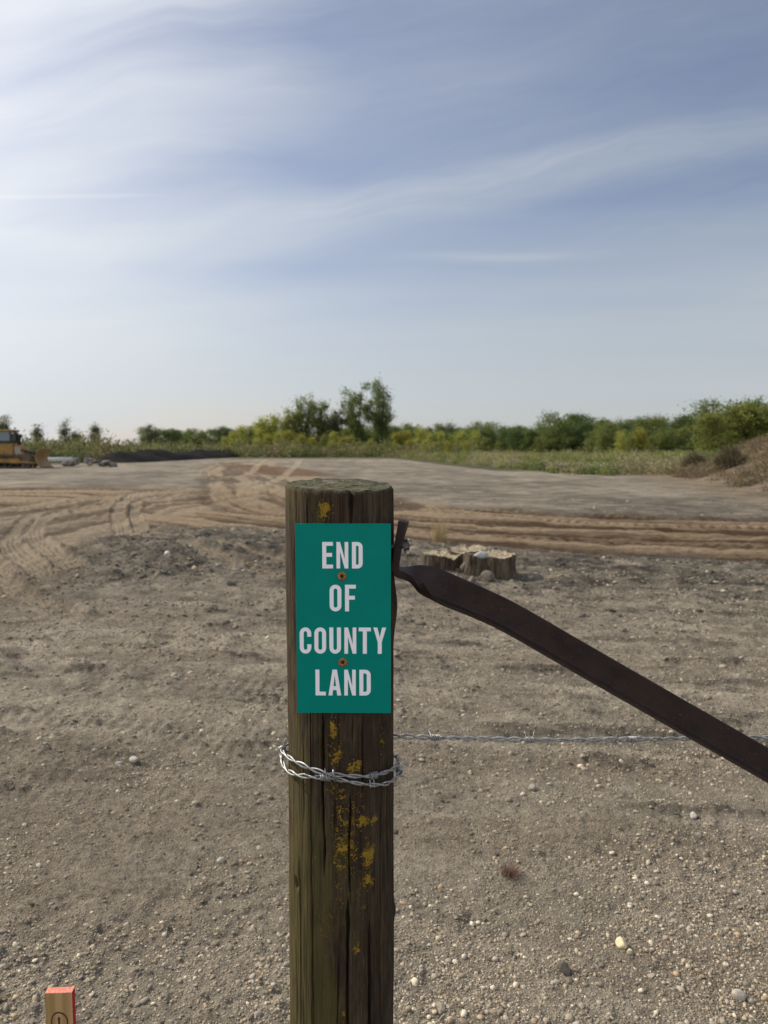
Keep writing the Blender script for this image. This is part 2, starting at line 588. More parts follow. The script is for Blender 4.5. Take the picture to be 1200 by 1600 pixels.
    top = sst(d + 3.5 * gul, 0.9, 2.2)[..., None]
    cb = cb * (1 - top) + np.array((0.165, 0.128, 0.084)) * top
    c = c * (1 - bk) + cb * bk
    # soil under the weeds
    g1 = sst(y - (48.0 + np.clip(x - 7, -8, 40) * -0.15 + np.clip(7 - x, 0, 40) * 9.5), -1, 3) * sst(x, -12, -4)
    g2 = sst(y, 96, 112)
    g3 = sst(-x, 27, 31) * sst(y, 62, 70)
    gr = np.clip(np.maximum(np.maximum(g1 * (1 - sst(x - fx, -1, 1) * sst(60 - y, 0, 10)), g2), g3), 0, 1)[..., None]
    c = c * (1 - gr) + np.array((0.070, 0.072, 0.034)) * gr
    return h, c


def ground_z(x, y):
    return float(ground_fields(np.array([float(x)]), np.array([float(y)]))[0][0])


def build_ground():
    fr = np.radians(np.linspace(-40, 40, 860))
    sidea = np.radians(np.linspace(40, 320, 90))[1:-1]
    ang = np.concatenate([fr, sidea])
    rr = [0.25, 0.55, 0.9, 1.2]
    while rr[-1] < 120: rr.append(rr[-1] * (1.0036 if rr[-1] < 6 else 1.0062 if rr[-1] < 60 else 1.012))
    while rr[-1] < 6000: rr.append(rr[-1] * 1.12)
    rr = np.array(rr)
    A, RR = np.meshgrid(ang, rr)
    x, y = RR * np.sin(A), RR * np.cos(A)
    h, c = ground_fields(x, y)
    na, nr = len(ang), len(rr)
    vs = np.stack([x, y, h], -1).reshape(-1, 3)
    i = np.arange(nr - 1)[:, None] * na
    j = np.arange(na)[None, :]
    j2 = (j + 1) % na
    f = np.stack([i + j, i + j2, i + na + j2, i + na + j], -1).reshape(-1, 4)[:, ::-1]
    centre = len(vs)
    vs = np.vstack([vs, [[0, 0, float(h[0].mean())]]])
    cc = np.vstack([c.reshape(-1, 3), c[0].mean(0)[None]])
    fan = np.stack([j2[0], j[0], np.full(na, centre), np.full(na, centre)], -1)
    f3 = np.vstack([f, fan])
    me = bpy.data.meshes.new('ground')
    # centre fan as triangles
    n4 = len(f)
    loops = np.concatenate([f.ravel(), fan[:, :3].ravel()])
    me.vertices.add(len(vs)); me.vertices.foreach_set('co', vs.astype(np.float32).ravel())
    me.loops.add(len(loops)); me.loops.foreach_set('vertex_index', loops.astype(np.int32))
    me.polygons.add(n4 + na)
    me.polygons.foreach_set('loop_start', np.concatenate([np.arange(n4) * 4, n4 * 4 + np.arange(na) * 3]).astype(np.int32))
    me.polygons.foreach_set('loop_total', np.concatenate([np.full(n4, 4), np.full(na, 3)]).astype(np.int32))
    me.polygons.foreach_set('use_smooth', np.full(n4 + na, True))
    a = me.attributes.new('tone', 'FLOAT_COLOR', 'POINT')
    a.data.foreach_set('color', np.c_[cc, np.ones(len(cc))].astype(np.float32).ravel())
    me.update(); me.validate()
    m_, t = material('soil', (0.2, 0.18, 0.14), 0.95, 0, 0.15)
    oc = t.node('ShaderNodeTexCoord').outputs['Object']
    at = t.node('ShaderNodeAttribute', attribute_name='tone').outputs['Color']
    a1 = t.noise(oc, 9.0, 6, 0.65)
    a2 = t.noise(oc, 70.0, 5, 0.7)
    a3 = t.noise(oc, 330.0, 3, 0.7)
    vor = t.node('ShaderNodeTexVoronoi')
    t.put(vor.inputs['Vector'], oc)
    vor.inputs['Scale'].default_value = 95.0
    grain = t.ss(vor.outputs['Distance'], 0.05, 0.55, 1.0, 0.0)
    f = t.m('ADD', t.m('MULTIPLY', t.ss(a1, .3, .7), 0.34), t.m('ADD', t.m('MULTIPLY', t.ss(a2, .3, .7), 0.42), t.m('MULTIPLY', t.ss(a3, .3, .7), 0.52)))
    f = t.m('ADD', f, t.m('MULTIPLY_ADD', t.ss(t.noise(oc, 26.0, 4, .7), .34, .66), .40, .20))
    sc_ = t.node('ShaderNodeVectorMath', operation='SCALE')
    t.put(sc_.inputs[0], at)
    t.put(sc_.inputs['Scale'], f)
    spk = t.ss(t.noise(oc, 150.0, 2, 0.5), 0.66, 0.74)
    cc_ = t.mix(t.m('MULTIPLY', spk, 0.35), sc_.outputs[0], (0.42, 0.39, 0.33))
    t.put(t.b.inputs['Base Color'], cc_)
    hh = t.m('ADD', t.m('ADD', a2, t.m('MULTIPLY', t.noise(oc, 32.0, 4, .7), .9)), t.m('ADD', t.m('MULTIPLY', a3, 0.45), t.m('MULTIPLY', grain, 0.30)))
    t.put(t.b.inputs['Normal'], t.bump(hh, 1.0, 0.034))
    o = link_mesh('ground', me, m_)
    tag(o, 'bare sandy gravel pit floor with wheel ruts', 'ground', kind='structure')
    return o


build_ground()

# ------------------------------------------------------------------ stones
rng = np.random.default_rng(7)


def ico(sub):
    import bmesh
    bm = bmesh.new()
    bmesh.ops.create_icosphere(bm, subdivisions=sub, radius=1.0)
    bm.verts.index_update()
    v_ = np.array([q_.co[:] for q_ in bm.verts])
    f_ = np.array([[q_.index for q_ in fa.verts] for fa in bm.faces])
    bm.free()
    return v_, f_


def stone_shape(sub, seed, angular=0.25, lo=.62, hi=.95, cuts=7):
    v_, f_ = ico(sub)
    rg = np.random.default_rng(seed)
    d = np.ones(len(v_))
    for k in range(cuts):
        n_ = rg.normal(size=3); n_ /= np.linalg.norm(n_)
        d = np.minimum(d, rg.uniform(lo, hi) / np.maximum(v_ @ n_, 0.2))
    d = d * (1 - angular) + angular * (1 + 0.25 * rg.normal(size=len(v_)))
    return v_ * d[:, None], f_


def stone_field(n, x, y, size, sub, dark=False, sink=0.25):
    shapes = [stone_shape(sub, 100 + k, 0.16 if sub > 1 else 0.3) for k in range(10)]
    hz_ = ground_fields(x, y)[0]
    V, F, C = [], [], []
    kind = rng.integers(0, 10, n)
    base = 0
    for k in range(10):
        idx = np.where(kind == k)[0]
        if not len(idx): continue
        sv, sf = shapes[k]
        m_ = len(idx)
        s = size[idx]
        sx = np.stack([s * rng.uniform(.85, 1.35, m_), s * rng.uniform(.6, 1.05, m_), s * rng.uniform(.4, .75, m_)], -1)
        a = rng.uniform(0, 2 * np.pi, m_)
        b = rng.uniform(-.5, .5, m_)
        q_ = sv[None] * sx[:, None]
        z1 = q_[..., 2] * np.cos(b)[:, None] + q_[..., 0] * np.sin(b)[:, None]
        x0 = q_[..., 0] * np.cos(b)[:, None] - q_[..., 2] * np.sin(b)[:, None]
        x1 = x0 * np.cos(a)[:, None] - q_[..., 1] * np.sin(a)[:, None]
        y1 = x0 * np.sin(a)[:, None] + q_[..., 1] * np.cos(a)[:, None]
        V.append(np.stack([x1 + x[idx][:, None], y1 + y[idx][:, None],
                           z1 + (hz_[idx] + sx[:, 2] * (0.5 - sink))[:, None]], -1).reshape(-1, 3))
        F.append((sf[None] + (np.arange(m_) * len(sv))[:, None, None] + base).reshape(-1, 3))
        base += m_ * len(sv)
        if dark == 'soil':
            cc = np.array((0.285, 0.246, 0.190))[None] * rng.uniform(.55, 1.25, m_)[:, None]
        elif dark:
            cc = np.array((0.125, 0.111, 0.092))[None] * rng.uniform(.55, 1.35, m_)[:, None]
        else:
            pal = np.array([(0.30, 0.265, 0.215), (0.24, 0.22, 0.19), (0.40, 0.36, 0.29), (0.33, 0.31, 0.285),
                            (0.50, 0.47, 0.41), (0.19, 0.165, 0.135), (0.35, 0.285, 0.21), (0.22, 0.19, 0.155)])
            cc = pal[rng.integers(0, len(pal), m_)] * rng.uniform(.75, 1.25, m_)[:, None] * np.array((1.08, 1.0, .88))
        C.append(np.repeat(cc, len(sf), 0))
    return np.vstack(V), np.vstack(F), np.vstack(C)


def in_view(n, y0, y1, power=1.0, xm=0.68, xadd=0.35):
    y = y0 * (y1 / y0) ** (rng.uniform(0, 1, n) ** power)
    x = rng.uniform(-1, 1, n) * (xm * y + xadd) * 0.86
    return x, y


clod_mat = None
stone_mat = toned('pebble', 0.85, 0.3, 0, 60.0, 0.3)
clod_mat = toned('clod', 0.95, 0.1, 0, 90.0, 0.35)

n_ = 60000
x_, y_ = in_view(n_, 1.55, 3.6, 0.95)
keep = fbm(x_ / 0.5, y_ / 0.5, 201, 3) + rng.uniform(-.22, .22, n_) + 0.19 - 0.27 * sst(y_, 2.0, 3.0) > 0
x_, y_ = x_[keep], y_[keep]
s_ = 0.0026 * (1 - rng.uniform(0, 1, len(x_)) * 0.996) ** -0.30
s_ = np.minimum(s_, 0.0115)
sm = s_ < 0.0042
v1, f1, c1 = stone_field(int(sm.sum()), x_[sm], y_[sm], s_[sm], 1)
v2, f2, c2 = stone_field(int((~sm).sum()), x_[~sm], y_[~sm], s_[~sm], 2)
o = link_mesh('gravel', np_mesh('gravel', np.vstack([v1, v2]), np.vstack([f1, f2 + len(v1)]), True, np.vstack([c1, c2])), stone_mat)
tag(o, 'pale pebbles strewn over the bare soil close to the post', 'gravel', kind='stuff')

# crumbs of the soil itself
n_ = 130000
x_, y_ = in_view(n_, 1.55, 9.0, 1.05)
keep = fbm(x_ / 0.7, y_ / 0.4, 231, 3) + rng.uniform(-.25, .25, n_) > -.04
x_, y_ = x_[keep], y_[keep]
s_ = 0.0024 * (1 - rng.uniform(0, 1, len(x_)) * 0.997) ** -0.34 * np.clip(y_ / 3, .8, 2.2)
s_ = np.minimum(s_, 0.024)
v1, f1, c1 = stone_field(len(x_), x_, y_, s_, 1, 'soil', 0.35)
o = link_mesh('soil_crumbs', np_mesh('soil_crumbs', v1, f1, False, c1), clod_mat)
tag(o, 'fine grey brown crumbs of loose soil', 'soil', kind='stuff')

n_ = 13000
x_, y_ = in_view(n_, 3.0, 30.0, 1.1)
keep = fbm(x_ / 1.1, y_ / 0.8, 211, 3) + rng.uniform(-.3, .3, n_) > 0.02
lat_, _a = poly_dist(x_, y_, ROAD)
lat2_, _a = poly_dist(x_, y_, ROAD_L)
keep &= (np.abs(lat_) > 3.2) & (np.abs(lat2_) > 2.3)
x_, y_ = x_[keep], y_[keep]
s_ = 0.0055 * (1 - rng.uniform(0, 1, len(x_)) * 0.997) ** -0.36 * np.clip(y_ / 6, .8, 2.0)
s_ = np.minimum(s_, np.minimum(0.0045 * y_ + .001, .045))
v1, f1, c1 = stone_field(len(x_), x_, y_, s_, 1)
o = link_mesh('scattered_gravel', np_mesh('scattered_gravel', v1, f1, True, c1), stone_mat)
tag(o, 'small pale stones scattered across the pit floor further off', 'gravel', kind='stuff')

n_ = 12000
x_, y_ = in_view(n_, 1.8, 26.0, 0.95)
md_ = np.exp(-(((x_ + 2.4) / 2.4) ** 2 + ((y_ - 10.2) / 2.4) ** 2)) + np.exp(-(((x_ - 3.6) / 3.2) ** 2 + ((y_ - 8.6) / 1.3) ** 2))
keep = fbm(x_ / 0.9, y_ / 0.35, 221, 3) + rng.uniform(-.2, .2, n_) + 0.20 * md_ > 0.10
lat_, _a = poly_dist(x_, y_, ROAD)
lat2_, _a = poly_dist(x_, y_, ROAD_L)
keep &= (np.abs(lat_) > 3.3) & (np.abs(lat2_) > 2.4)
x_, y_ = x_[keep], y_[keep]
s_ = 0.005 * (1 - rng.uniform(0, 1, len(x_)) * 0.997) ** -0.38 * np.clip(y_ / 4, .5, 2.2)
s_ = np.minimum(s_, 0.0055 * y_ ** .9)
s_ = np.minimum(s_, .06)
v1, f1, c1 = stone_field(len(x_), x_, y_, s_, 1, True, 0.45)
o = link_mesh('soil_clods', np_mesh('soil_clods', v1, f1, False, c1), clod_mat)
tag(o, 'dark crumbled soil clods lying in rows on the pit floor', 'soil', kind='stuff')


n_ = 15000
x_ = np.concatenate([rng.normal(-2.4, 2.2, n_ // 2), rng.normal(3.4, 3.2, n_ // 2)])
y_ = np.concatenate([rng.normal(10.0, 1.9, n_ // 2), rng.normal(8.5, 1.1, n_ // 2)])
lat_, _a = poly_dist(x_, y_, ROAD)
lat2_, _a = poly_dist(x_, y_, ROAD_L)
keep = (np.abs(lat_) > 3.5) & (np.abs(lat2_) > 2.9) & (y_ > 5.5) & (fbm(x_ / 0.7, y_ / 0.6, 241, 3) > -.10)
for tp_, hw__ in TRACKS[2:4]:
    keep &= np.abs(poly_dist(x_, y_, tp_)[0]) > hw__ * 1.1
x_, y_ = x_[keep], y_[keep]
s_ = np.minimum(0.010 * (1 - rng.uniform(0, 1, len(x_)) * 0.997) ** -0.33, .055)
v1, f1, c1 = stone_field(len(x_), x_, y_, s_, 1, True, 0.4)
o = link_mesh('stony_soil', np_mesh('stony_soil', v1, f1, False, c1), clod_mat)
tag(o, 'dark stony lumps covering the low mounds either side of the post', 'soil', kind='stuff')


def lone_stone(name, px, py, w_px, color, label, cat='stone', flat=0.7, seed=1, sub=3, rough=0.85, group=None, angular=0.06, z=None, smooth=True):
    g = G(px, py)
    s = w_px * g.y / FPX / 2
    zz = ground_z(g.x, g.y) if z is None else z
    v_, f_ = stone_shape(sub, seed, angular) if smooth else stone_shape(3, seed, .03, .40, .85, 9)
    q_ = v_ * np.array((s, s * .8, s * flat))
    me = np_mesh(name, q_, f_, smooth)
    m_ = worn(name, color, tuple(k * .72 for k in color), 45.0 / max(s * 40, 1), rough, bump=s * .12, bscale=1.6 / s)
    o = link_mesh(name, me, m_, None, (g.x, g.y + s * .5, zz + s * flat * .55))
    o.rotation_euler = (0, 0, seed * 1.3)
    tag(o, label, cat, group)
    return o


lone_stone('stone', 973, 1492, 25, (0.62, 0.53, 0.33), 'yellowish rounded stone, the palest one lying on the gravel at lower right', seed=11)
lone_stone('stone', 1156, 1572, 25, (0.42, 0.38, 0.31), 'large tan pebble near the lower right corner', seed=12)
lone_stone('stone', 1085, 1288, 16, (0.45, 0.42, 0.36), 'small pale stone beside a dark ridge of soil, under the steel brace', seed=13)
lone_stone('stone', 208, 1196, 16, (0.50, 0.46, 0.40), 'pale stone, the larger of a close pair left of the barbed wire loop', seed=14)
lone_stone('stone', 186, 1198, 13, (0.46, 0.43, 0.38), 'pale stone, the smaller of a close pair left of the barbed wire loop', seed=15)
lone_stone('stone', 261, 888, 12, (0.60, 0.58, 0.54), 'whitish stone on the dark stony mound left of the post', seed=16)
lone_stone('stone', 344, 1349, 15, (0.42, 0.38, 0.32), 'pale stone lying just left of the post low down', seed=17)
lone_stone('stone', 832, 1240, 18, (0.30, 0.27, 0.23), 'grey brown stone with a shadow below the barbed wire', seed=18)
lone_stone('stone', 985, 1420, 9, (0.55, 0.51, 0.45), 'small whitish pebble above the yellowish stone', seed=19)
lone_stone('stone', 725, 1500, 11, (0.56, 0.52, 0.42), 'cream pebble on the bare soil right of the post', seed=20)
lone_stone('soil_clod', 881, 1532, 30, (0.13, 0.11, 0.09), 'dark pointed clod of soil at lower right', 'clod', flat=.7, seed=21, angular=.3, smooth=False)


# ------------------------------------------------------------------ blades, weeds and leaves
def blades(pts, h, wd, lean, colors, seg=2, curl=0.6):
    """a narrow bent blade at each point; returns verts, quads, face colours"""
    n = len(pts)
    a = rng.uniform(0, 2 * np.pi, n)
    la = rng.uniform(0, 2 * np.pi, n)
    V, F = [], []
    for k in range(seg + 1):
        t = k / seg
        ww = wd * (1 - 0.85 * t)
        off = lean * (t ** (1 + curl))
        cx = pts[:, 0] + off * np.cos(la)
        cy = pts[:, 1] + off * np.sin(la)
        cz = pts[:, 2] + h * t
        V.append(np.stack([cx - ww * np.cos(a), cy - ww * np.sin(a), cz], -1))
        V.append(np.stack([cx + ww * np.cos(a), cy + ww * np.sin(a), cz], -1))
    V = np.stack(V, 1)
    nv = 2 * (seg + 1)
    base = np.arange(n)[:, None] * nv
    for k in range(seg):
        F.append(base + np.array([2 * k, 2 * k + 1, 2 * k + 3, 2 * k + 2])[None])
    F = np.stack(F, 1).reshape(-1, 4)
    return V.reshape(-1, 3), F, np.repeat(colors, seg, 0)


def leaf_quads(cen, size, colors, flat=0.0):
    n = len(cen)
    d = rng.normal(size=(n, 3))
    d /= np.linalg.norm(d, axis=1)[:, None]
    e = np.cross(d, rng.normal(size=(n, 3)))
    e /= np.linalg.norm(e, axis=1)[:, None]
    a = d * size[:, None]
    b = e * (size * rng.uniform(.5, .9, n))[:, None]
    V = np.stack([cen - a, cen - b * .9 - a * .1, cen + a, cen + b], 1).reshape(-1, 3)
    F = np.arange(4 * n).reshape(n, 4)
    return V, F, colors


leaf_mat = toned('leaves', 0.75, 0.2, 0.42)
grass_mat = toned('weed', 0.85, 0.15, 0.25)


def clump_points(blobs, n, shell=0.55):
    """points spread through lumps (x,y,z,rx,ry,rz); denser to the outside"""
    blobs = np.array(blobs, float)
    wgt = (blobs[:, 3] * blobs[:, 4] * blobs[:, 5]) ** 0.7
    idx = rng.choice(len(blobs), n, p=wgt / wgt.sum())
    d = rng.normal(size=(n, 3))
    d /= np.linalg.norm(d, axis=1)[:, None]
    rr = rng.uniform(0, 1, n) ** shell
    rr *= 1 + 0.22 * rng.normal(size=n)
    return blobs[idx, :3] + d * rr[:, None] * blobs[idx, 3:6], idx


def leafy(blobs, n, leaf, c0, c1, yellow=0.0, sub=4):
    """crown mesh: lumps break into smaller sprays, sprays into leaves"""
    sp, idx = clump_points(blobs, max(n // 26, 8))
    m_ = len(sp)
    k = rng.integers(0, m_, n)
    spr = leaf * rng.uniform(1.6, 4.5, m_)
    cen = sp[k] + rng.normal(size=(n, 3)) * spr[k][:, None] * np.array((1, 1, .75))
    t = np.clip(rng.uniform(0, 1, m_)[k] * .7 + rng.uniform(0, .5, n), 0, 1)[:, None]
    cc = np.array(c0) * (1 - t) + np.array(c1) * t
    if yellow:
        yl = (rng.uniform(0, 1, m_) < yellow)[k][:, None]
        cc = np.where(yl, np.array((0.22, 0.17, 0.035)) * (0.6 + .5 * t), cc)
    cc = cc * np.array((1.08, 1.06, 0.98))
    return leaf_quads(cen, leaf * rng.uniform(.55, 1.2, n), cc)


bark_mat = worn('bark', (0.085, 0.07, 0.055), (0.045, 0.037, 0.03), 5, 0.9, bump=0.02)


def make_tree(name, blobs, stems, n, leaf, c0, c1, yellow=0.0):
    """Empty > trunk, crown; stems: list of (points, radius0, radius1)"""
    root = empty(name)
    mb = MB()
    for pts, r0, r1 in stems:
        k = len(pts)
        mb.tube(pts, [r0 + (r1 - r0) * i / (k - 1) for i in range(k)], 7)
    mb.build('trunk', bark_mat, root, True)
    V, F, C = leafy(blobs, n, leaf, c0, c1, yellow)
    link_mesh('crown', np_mesh('crown', V, F, False, C), leaf_mat, root)
    return root


def copy_tree(o, parent=None):
    c = o.copy()
    col.objects.link(c)
    if parent: c.parent = parent
    for ch in o.children:
        copy_tree(ch, c)
    return c


def upright(H, spread, nst, seed, low=0.12, fat=0.13, forks=3):
    """poplar-like tree: several ascending stems carrying separate plumes of leaves"""
    rg = random.Random(seed)
    stems, blobs = [], []
    for i in range(nst):
        a = 2 * math.pi * i / nst + rg.uniform(-.5, .5)
        hh = H * rg.uniform(.72, 1.0) if i else H
        out = spread * rg.uniform(.55, 1.0) * (1 if i else .25)
        pts = []
        for k in range(7):
            t = k / 6
            pts.append((math.cos(a) * out * t ** 1.35 + rg.uniform(-.1, .1), math.sin(a) * out * t ** 1.35 + rg.uniform(-.1, .1), hh * t * .97))
        stems.append((pts, 0.028 * H * .6, 0.02))
        for k in range(9):
            t = low + (1 - low) * (k + rg.uniform(0, .8)) / 9
            j = min(int(t * 6), 5); f = t * 6 - j
            p_ = [pts[j][q_] * (1 - f) + pts[j + 1][q_] * f for q_ in range(3)]
            ww = H * fat * rg.uniform(.45, 1.0) * (1 - .45 * t)
            oa, od = rg.uniform(0, 6.28), ww * rg.uniform(.2, 1.1)
            c_ = (p_[0] + math.cos(oa) * od, p_[1] + math.sin(oa) * od, p_[2] + ww * .3)
            blobs.append((*c_, ww * .62, ww * .62, ww * .95))
            if k % 2: stems.append(([p_, [(p_[q_] + c_[q_]) / 2 for q_ in range(3)], c_], 0.008 * H * (1 - t) + .015, .012))
    return blobs, stems


def broad(H, Wd, seed, lumps=14, base=0.12):
    rg = random.Random(seed)
    blobs, stems = [], []
    stems.append(([(0, 0, -.1), (rg.uniform(-.1, .1), 0, H * .3), (0, rg.uniform(-.2, .2), H * .7)], 0.03 * H, .05))
    for i in range(lumps):
        a = rg.uniform(0, 6.28)
        t = rg.uniform(base, .86)
        prof = math.sin(math.pi * min(t * .85 + .12, 1)) ** .6
        rr = Wd * .5 * prof * rg.uniform(.25, .85)
        s = Wd * rg.uniform(.14, .26)
        c_ = (math.cos(a) * rr, math.sin(a) * rr, H * t)
        blobs.append((*c_, s, s, s * .8))
        if i % 2 == 0: stems.append(([(0, 0, H * .25), (c_[0] * .5, c_[1] * .5, H * (.25 + t) * .5), c_], .012 * H, .02))
    blobs.append((0, 0, H * .88, Wd * .2, Wd * .2, H * .11))
    blobs.append((0, 0, H * .5, Wd * .3, Wd * .3, H * .3))
    return blobs, stems


GREEN0, GREEN1 = (0.072, 0.104, 0.035), (0.181, 0.225, 0.072)
LIME0, LIME1 = (0.189, 0.217, 0.052), (0.392, 0.399, 0.102)
DARK0, DARK1 = (0.049, 0.080, 0.032), (0.128, 0.171, 0.061)


def put(root, px, D, label, cat, group=None, rz=0.0, s=1.0, z=None):
    x = (px - 600) / FPX * D
    root.location = (x, D, (ground_z(x, D) if z is None else z) - 0.05)
    root.rotation_euler = (0, 0, rz)
    root.scale = (s, s, s)
    tag(root, label, cat, group)
    return root


def hgt(ytop, D):
    return EYE + (700 - ytop) * D / FPX


# the two tall cottonwoods right of centre
b_, s_t = upright(hgt(600, 172), 4.8, 5, 31, 0.24, 0.122)
put(make_tree('cottonwood_tree', b_, s_t, 13000, 0.17, GREEN0, GREEN1), 560, 172, 'tall open cottonwood with several leaning stems, left of the tallest pair', 'tree', rz=.4)
b_, s_t = upright(hgt(596, 174), 2.9, 5, 32, 0.08, 0.15)
put(make_tree('cottonwood_tree', b_, s_t, 15000, 0.17, GREEN0, GREEN1), 596, 174, 'tall dense cottonwood with leaves down to its foot, right of the tallest pair', 'tree')
# the clump left of them
for (px, yt, D, sp_, ns, sd_, cc, lab) in (
        (474, 612, 166, 3.0, 5, 41, ((.085, .115, .036), (.20, .235, .072)), 'tallest green poplar in the thicket behind the post'),
        (503, 628, 168, 2.2, 4, 42, ((.085, .112, .036), (.19, .225, .07)), 'green poplar on the right flank of the thicket behind the post'),
        (452, 638, 165, 2.4, 4, 43, ((.12, .15, .042), (.27, .29, .08)), 'mid green poplar just left of the tallest poplar in the thicket'),
        (428, 650, 160, 2.4, 4, 44, (LIME0, LIME1), 'light green young poplar on the left of the thicket behind the post'),
        (410, 655, 158, 1.8, 3, 45, (LIME0, LIME1), 'pale green sapling at the left end of the thicket'),
        (523, 642, 164, 1.3, 2, 46, ((.05, .06, .03), (.12, .13, .06)), 'thin sparse sapling between the thicket and the tallest pair')):
    b_, s_t = upright(hgt(yt, D), sp_, ns + 1, sd_, 0.04, 0.185)
    put(make_tree('poplar_tree', b_, s_t, 11000, 0.17, *cc), px, D, lab, 'tree', rz=sd_)
# lone trees far left
for (px, yt, D, kind_, w_, sd_, lab) in (
        (4, 648, 150, 'u', .9, 51, 'upright dark tree directly behind the bulldozer cab, at the edge'),
        (13, 645, 152, 'u', 1.3, 52, 'tall dark tree rising above the bulldozer roof'),
        (62, 660, 170, 'u', .6, 53, 'slim dark tree just right of the bulldozer'),
        (105, 655, 168, 'u', 1.2, 54, 'feathery upright lone tree above the rubble heap'),
        (120, 673, 175, 'b', 2.8, 55, 'low round tree touching the feathery lone tree'),
        (152, 664, 172, 'b', 2.6, 56, 'small rounded lone tree above the green scrub, left of a broad topped one'),
        (237, 661, 170, 'b', 3.8, 57, 'broad topped lone tree in the scrub, right of the rubble heap')):
    if kind_ == 'u': b_, s_t = upright(hgt(yt, D), w_, 3, sd_, 0.04, 0.11)
    else: b_, s_t = broad(hgt(yt, D), w_, sd_, 9, 0.35)
    put(make_tree('lone_tree', b_, s_t, 3200, 0.15, (.085, .098, .058), (.17, .185, .105)), px, D, lab, 'tree')
# woodland on the right and along the horizon: copies of six crowns
protos = []
for k in range(6):
    b_, s_t = broad(9.0, (8.5, 7.0, 9.5, 6.5, 8.0, 10.0)[k], 60 + k, 18, 0.06)
    t_ = make_tree('woodland_tree', b_, s_t, 8000, 0.17,
                   *(((DARK0, DARK1), (DARK0, DARK1), ((.075, .105, .034), (.18, .225, .066)), (GREEN0, GREEN1),
                      ((.10, .12, .034), (.24, .255, .07)), (DARK0, (.075, .10, .03)))[k]))
    protos.append(t_)
rg = random.Random(5)
spots = []
# (px, top y, D)
for px in range(618, 1000, 17):
    spots.append((px + rg.uniform(-6, 6), 663 + rg.uniform(-3, 5) - max(0, px - 900) * .06, 235 + rg.uniform(-10, 25), 0))
for px in range(640, 1010, 24):
    spots.append((px + rg.uniform(-8, 8), 671 + rg.uniform(-3, 5), 205 + rg.uniform(-10, 10), 0))
for (px, yt, D) in ((872, 648, 196), (893, 645, 200), (908, 648, 203), (915, 657, 190)):
    spots.append((px, yt, D, 0))
for px in range(935, 1260, 19):
    spots.append((px + rg.uniform(-6, 6), 657 - max(0, px - 960) * .075 + rg.uniform(-4, 4), 160 + rg.uniform(-8, 12), 1))
for px in range(940, 1120, 24):
    spots.append((px + rg.uniform(-6, 6), 668 + rg.uniform(-3, 4), 138 + rg.uniform(-6, 6), 1))
for (px, yt) in ((1112, 642), (1130, 630), (1152, 626), (1172, 623), (1195, 629), (1215, 626), (1240, 622), (1270, 625), (1140, 648), (1180, 646), (1220, 645)):
    spots.append((px, yt + rg.uniform(-2, 2), 104 + rg.uniform(-6, 8), 2))
for px in range(230, 420, 13):
    spots.append((px + rg.uniform(-4, 4), 672 + rg.uniform(-3, 3) - (px > 330) * 3, 300 + rg.uniform(-15, 25), 3))
for px in range(520, 620, 15):
    spots.append((px + rg.uniform(-4, 4), 666 + rg.uniform(-3, 3), 285 + rg.uniform(-15, 15), 3))
WL = (('dark broadleaf tree in the woodland belt behind the weedy meadow', 'woodland trees behind the meadow'),
      ('mid green broadleaf tree in the wood sloping up towards the right edge', 'woodland trees sloping up at right'),
      ('bright leafy tree standing close behind the sandy bank at right', 'trees behind the sandy bank'),
      ('distant dark tree in the low treeline behind the thicket and weeds at left', 'distant treeline trees at left'))
for i, (px, yt, D, k) in enumerate(spots):
    pi = (i * 7 + i // 3) % (4 if k in (0, 3) else 6)
    if k == 2: pi = (2, 4, 3, 5, 4)[i % 5]
    t_ = copy_tree(protos[pi]) if i >= 6 else (protos[i])
    s = hgt(yt, D) / 9.0
    put(t_, px, D, WL[k][0], 'tree', WL[k][1], rg.uniform(0, 6.28), s)
    t_.scale = (s * rg.uniform(.95, 1.25), s * rg.uniform(.95, 1.25), s)

# yellowish shrubs at the far edge of the clearing
sh = []
for k in range(4):
    b_, s_t = broad(3.2, 3.4, 80 + k, 12, 0.02)
    s2 = [(pts, .05, .02) for pts, r0, r1 in s_t]
    t_ = make_tree('shrub', b_, s2, 2600, 0.12, *((LIME0, LIME1), ((.165, .165, .036), (.31, .29, .062)), ((.085, .105, .032), (.19, .205, .06)), (LIME0, LIME1))[k])
    t_.children[0].name = 'stems'
    sh.append(t_)
SL = ('yellow green shrub at the far edge of the clearing below the thicket', 'golden shrub at the far edge of the clearing',
      'mid green shrub at the far edge of the clearing', 'light green shrub rising from the brush right of the tallest pair')
spots = [(365, 676, 150, 0), (378, 668, 150, 0), (392, 670, 152, 2), (352, 684, 140, 0), (405, 672, 146, 0), (420, 680, 140, 1), (436, 676, 142, 0),
         (452, 674, 141, 1), (470, 680, 138, 1), (488, 684, 136, 1), (505, 680, 142, 2), (520, 676, 144, 0), (536, 684, 138, 1),
         (548, 682, 140, 1), (563, 690, 136, 2), (580, 688, 134, 1), (605, 690, 136, 2), (622, 676, 146, 1), (634, 674, 146, 1),
         (655, 668, 150, 3), (672, 678, 148, 0), (688, 676, 148, 0), (705, 680, 146, 2), (722, 672, 140, 3), (742, 674, 140, 3), (760, 684, 138, 2),
         (640, 688, 126, 1), (700, 690, 118, 1), (728, 692, 112, 1), (664, 688, 124, 0), (780, 690, 120, 2), (842, 682, 128, 2), (940, 676, 112, 2),
         (968, 676, 110, 3), (996, 672, 112, 1), (985, 682, 106, 2), (1018, 680, 104, 2), (920, 688, 108, 2)]
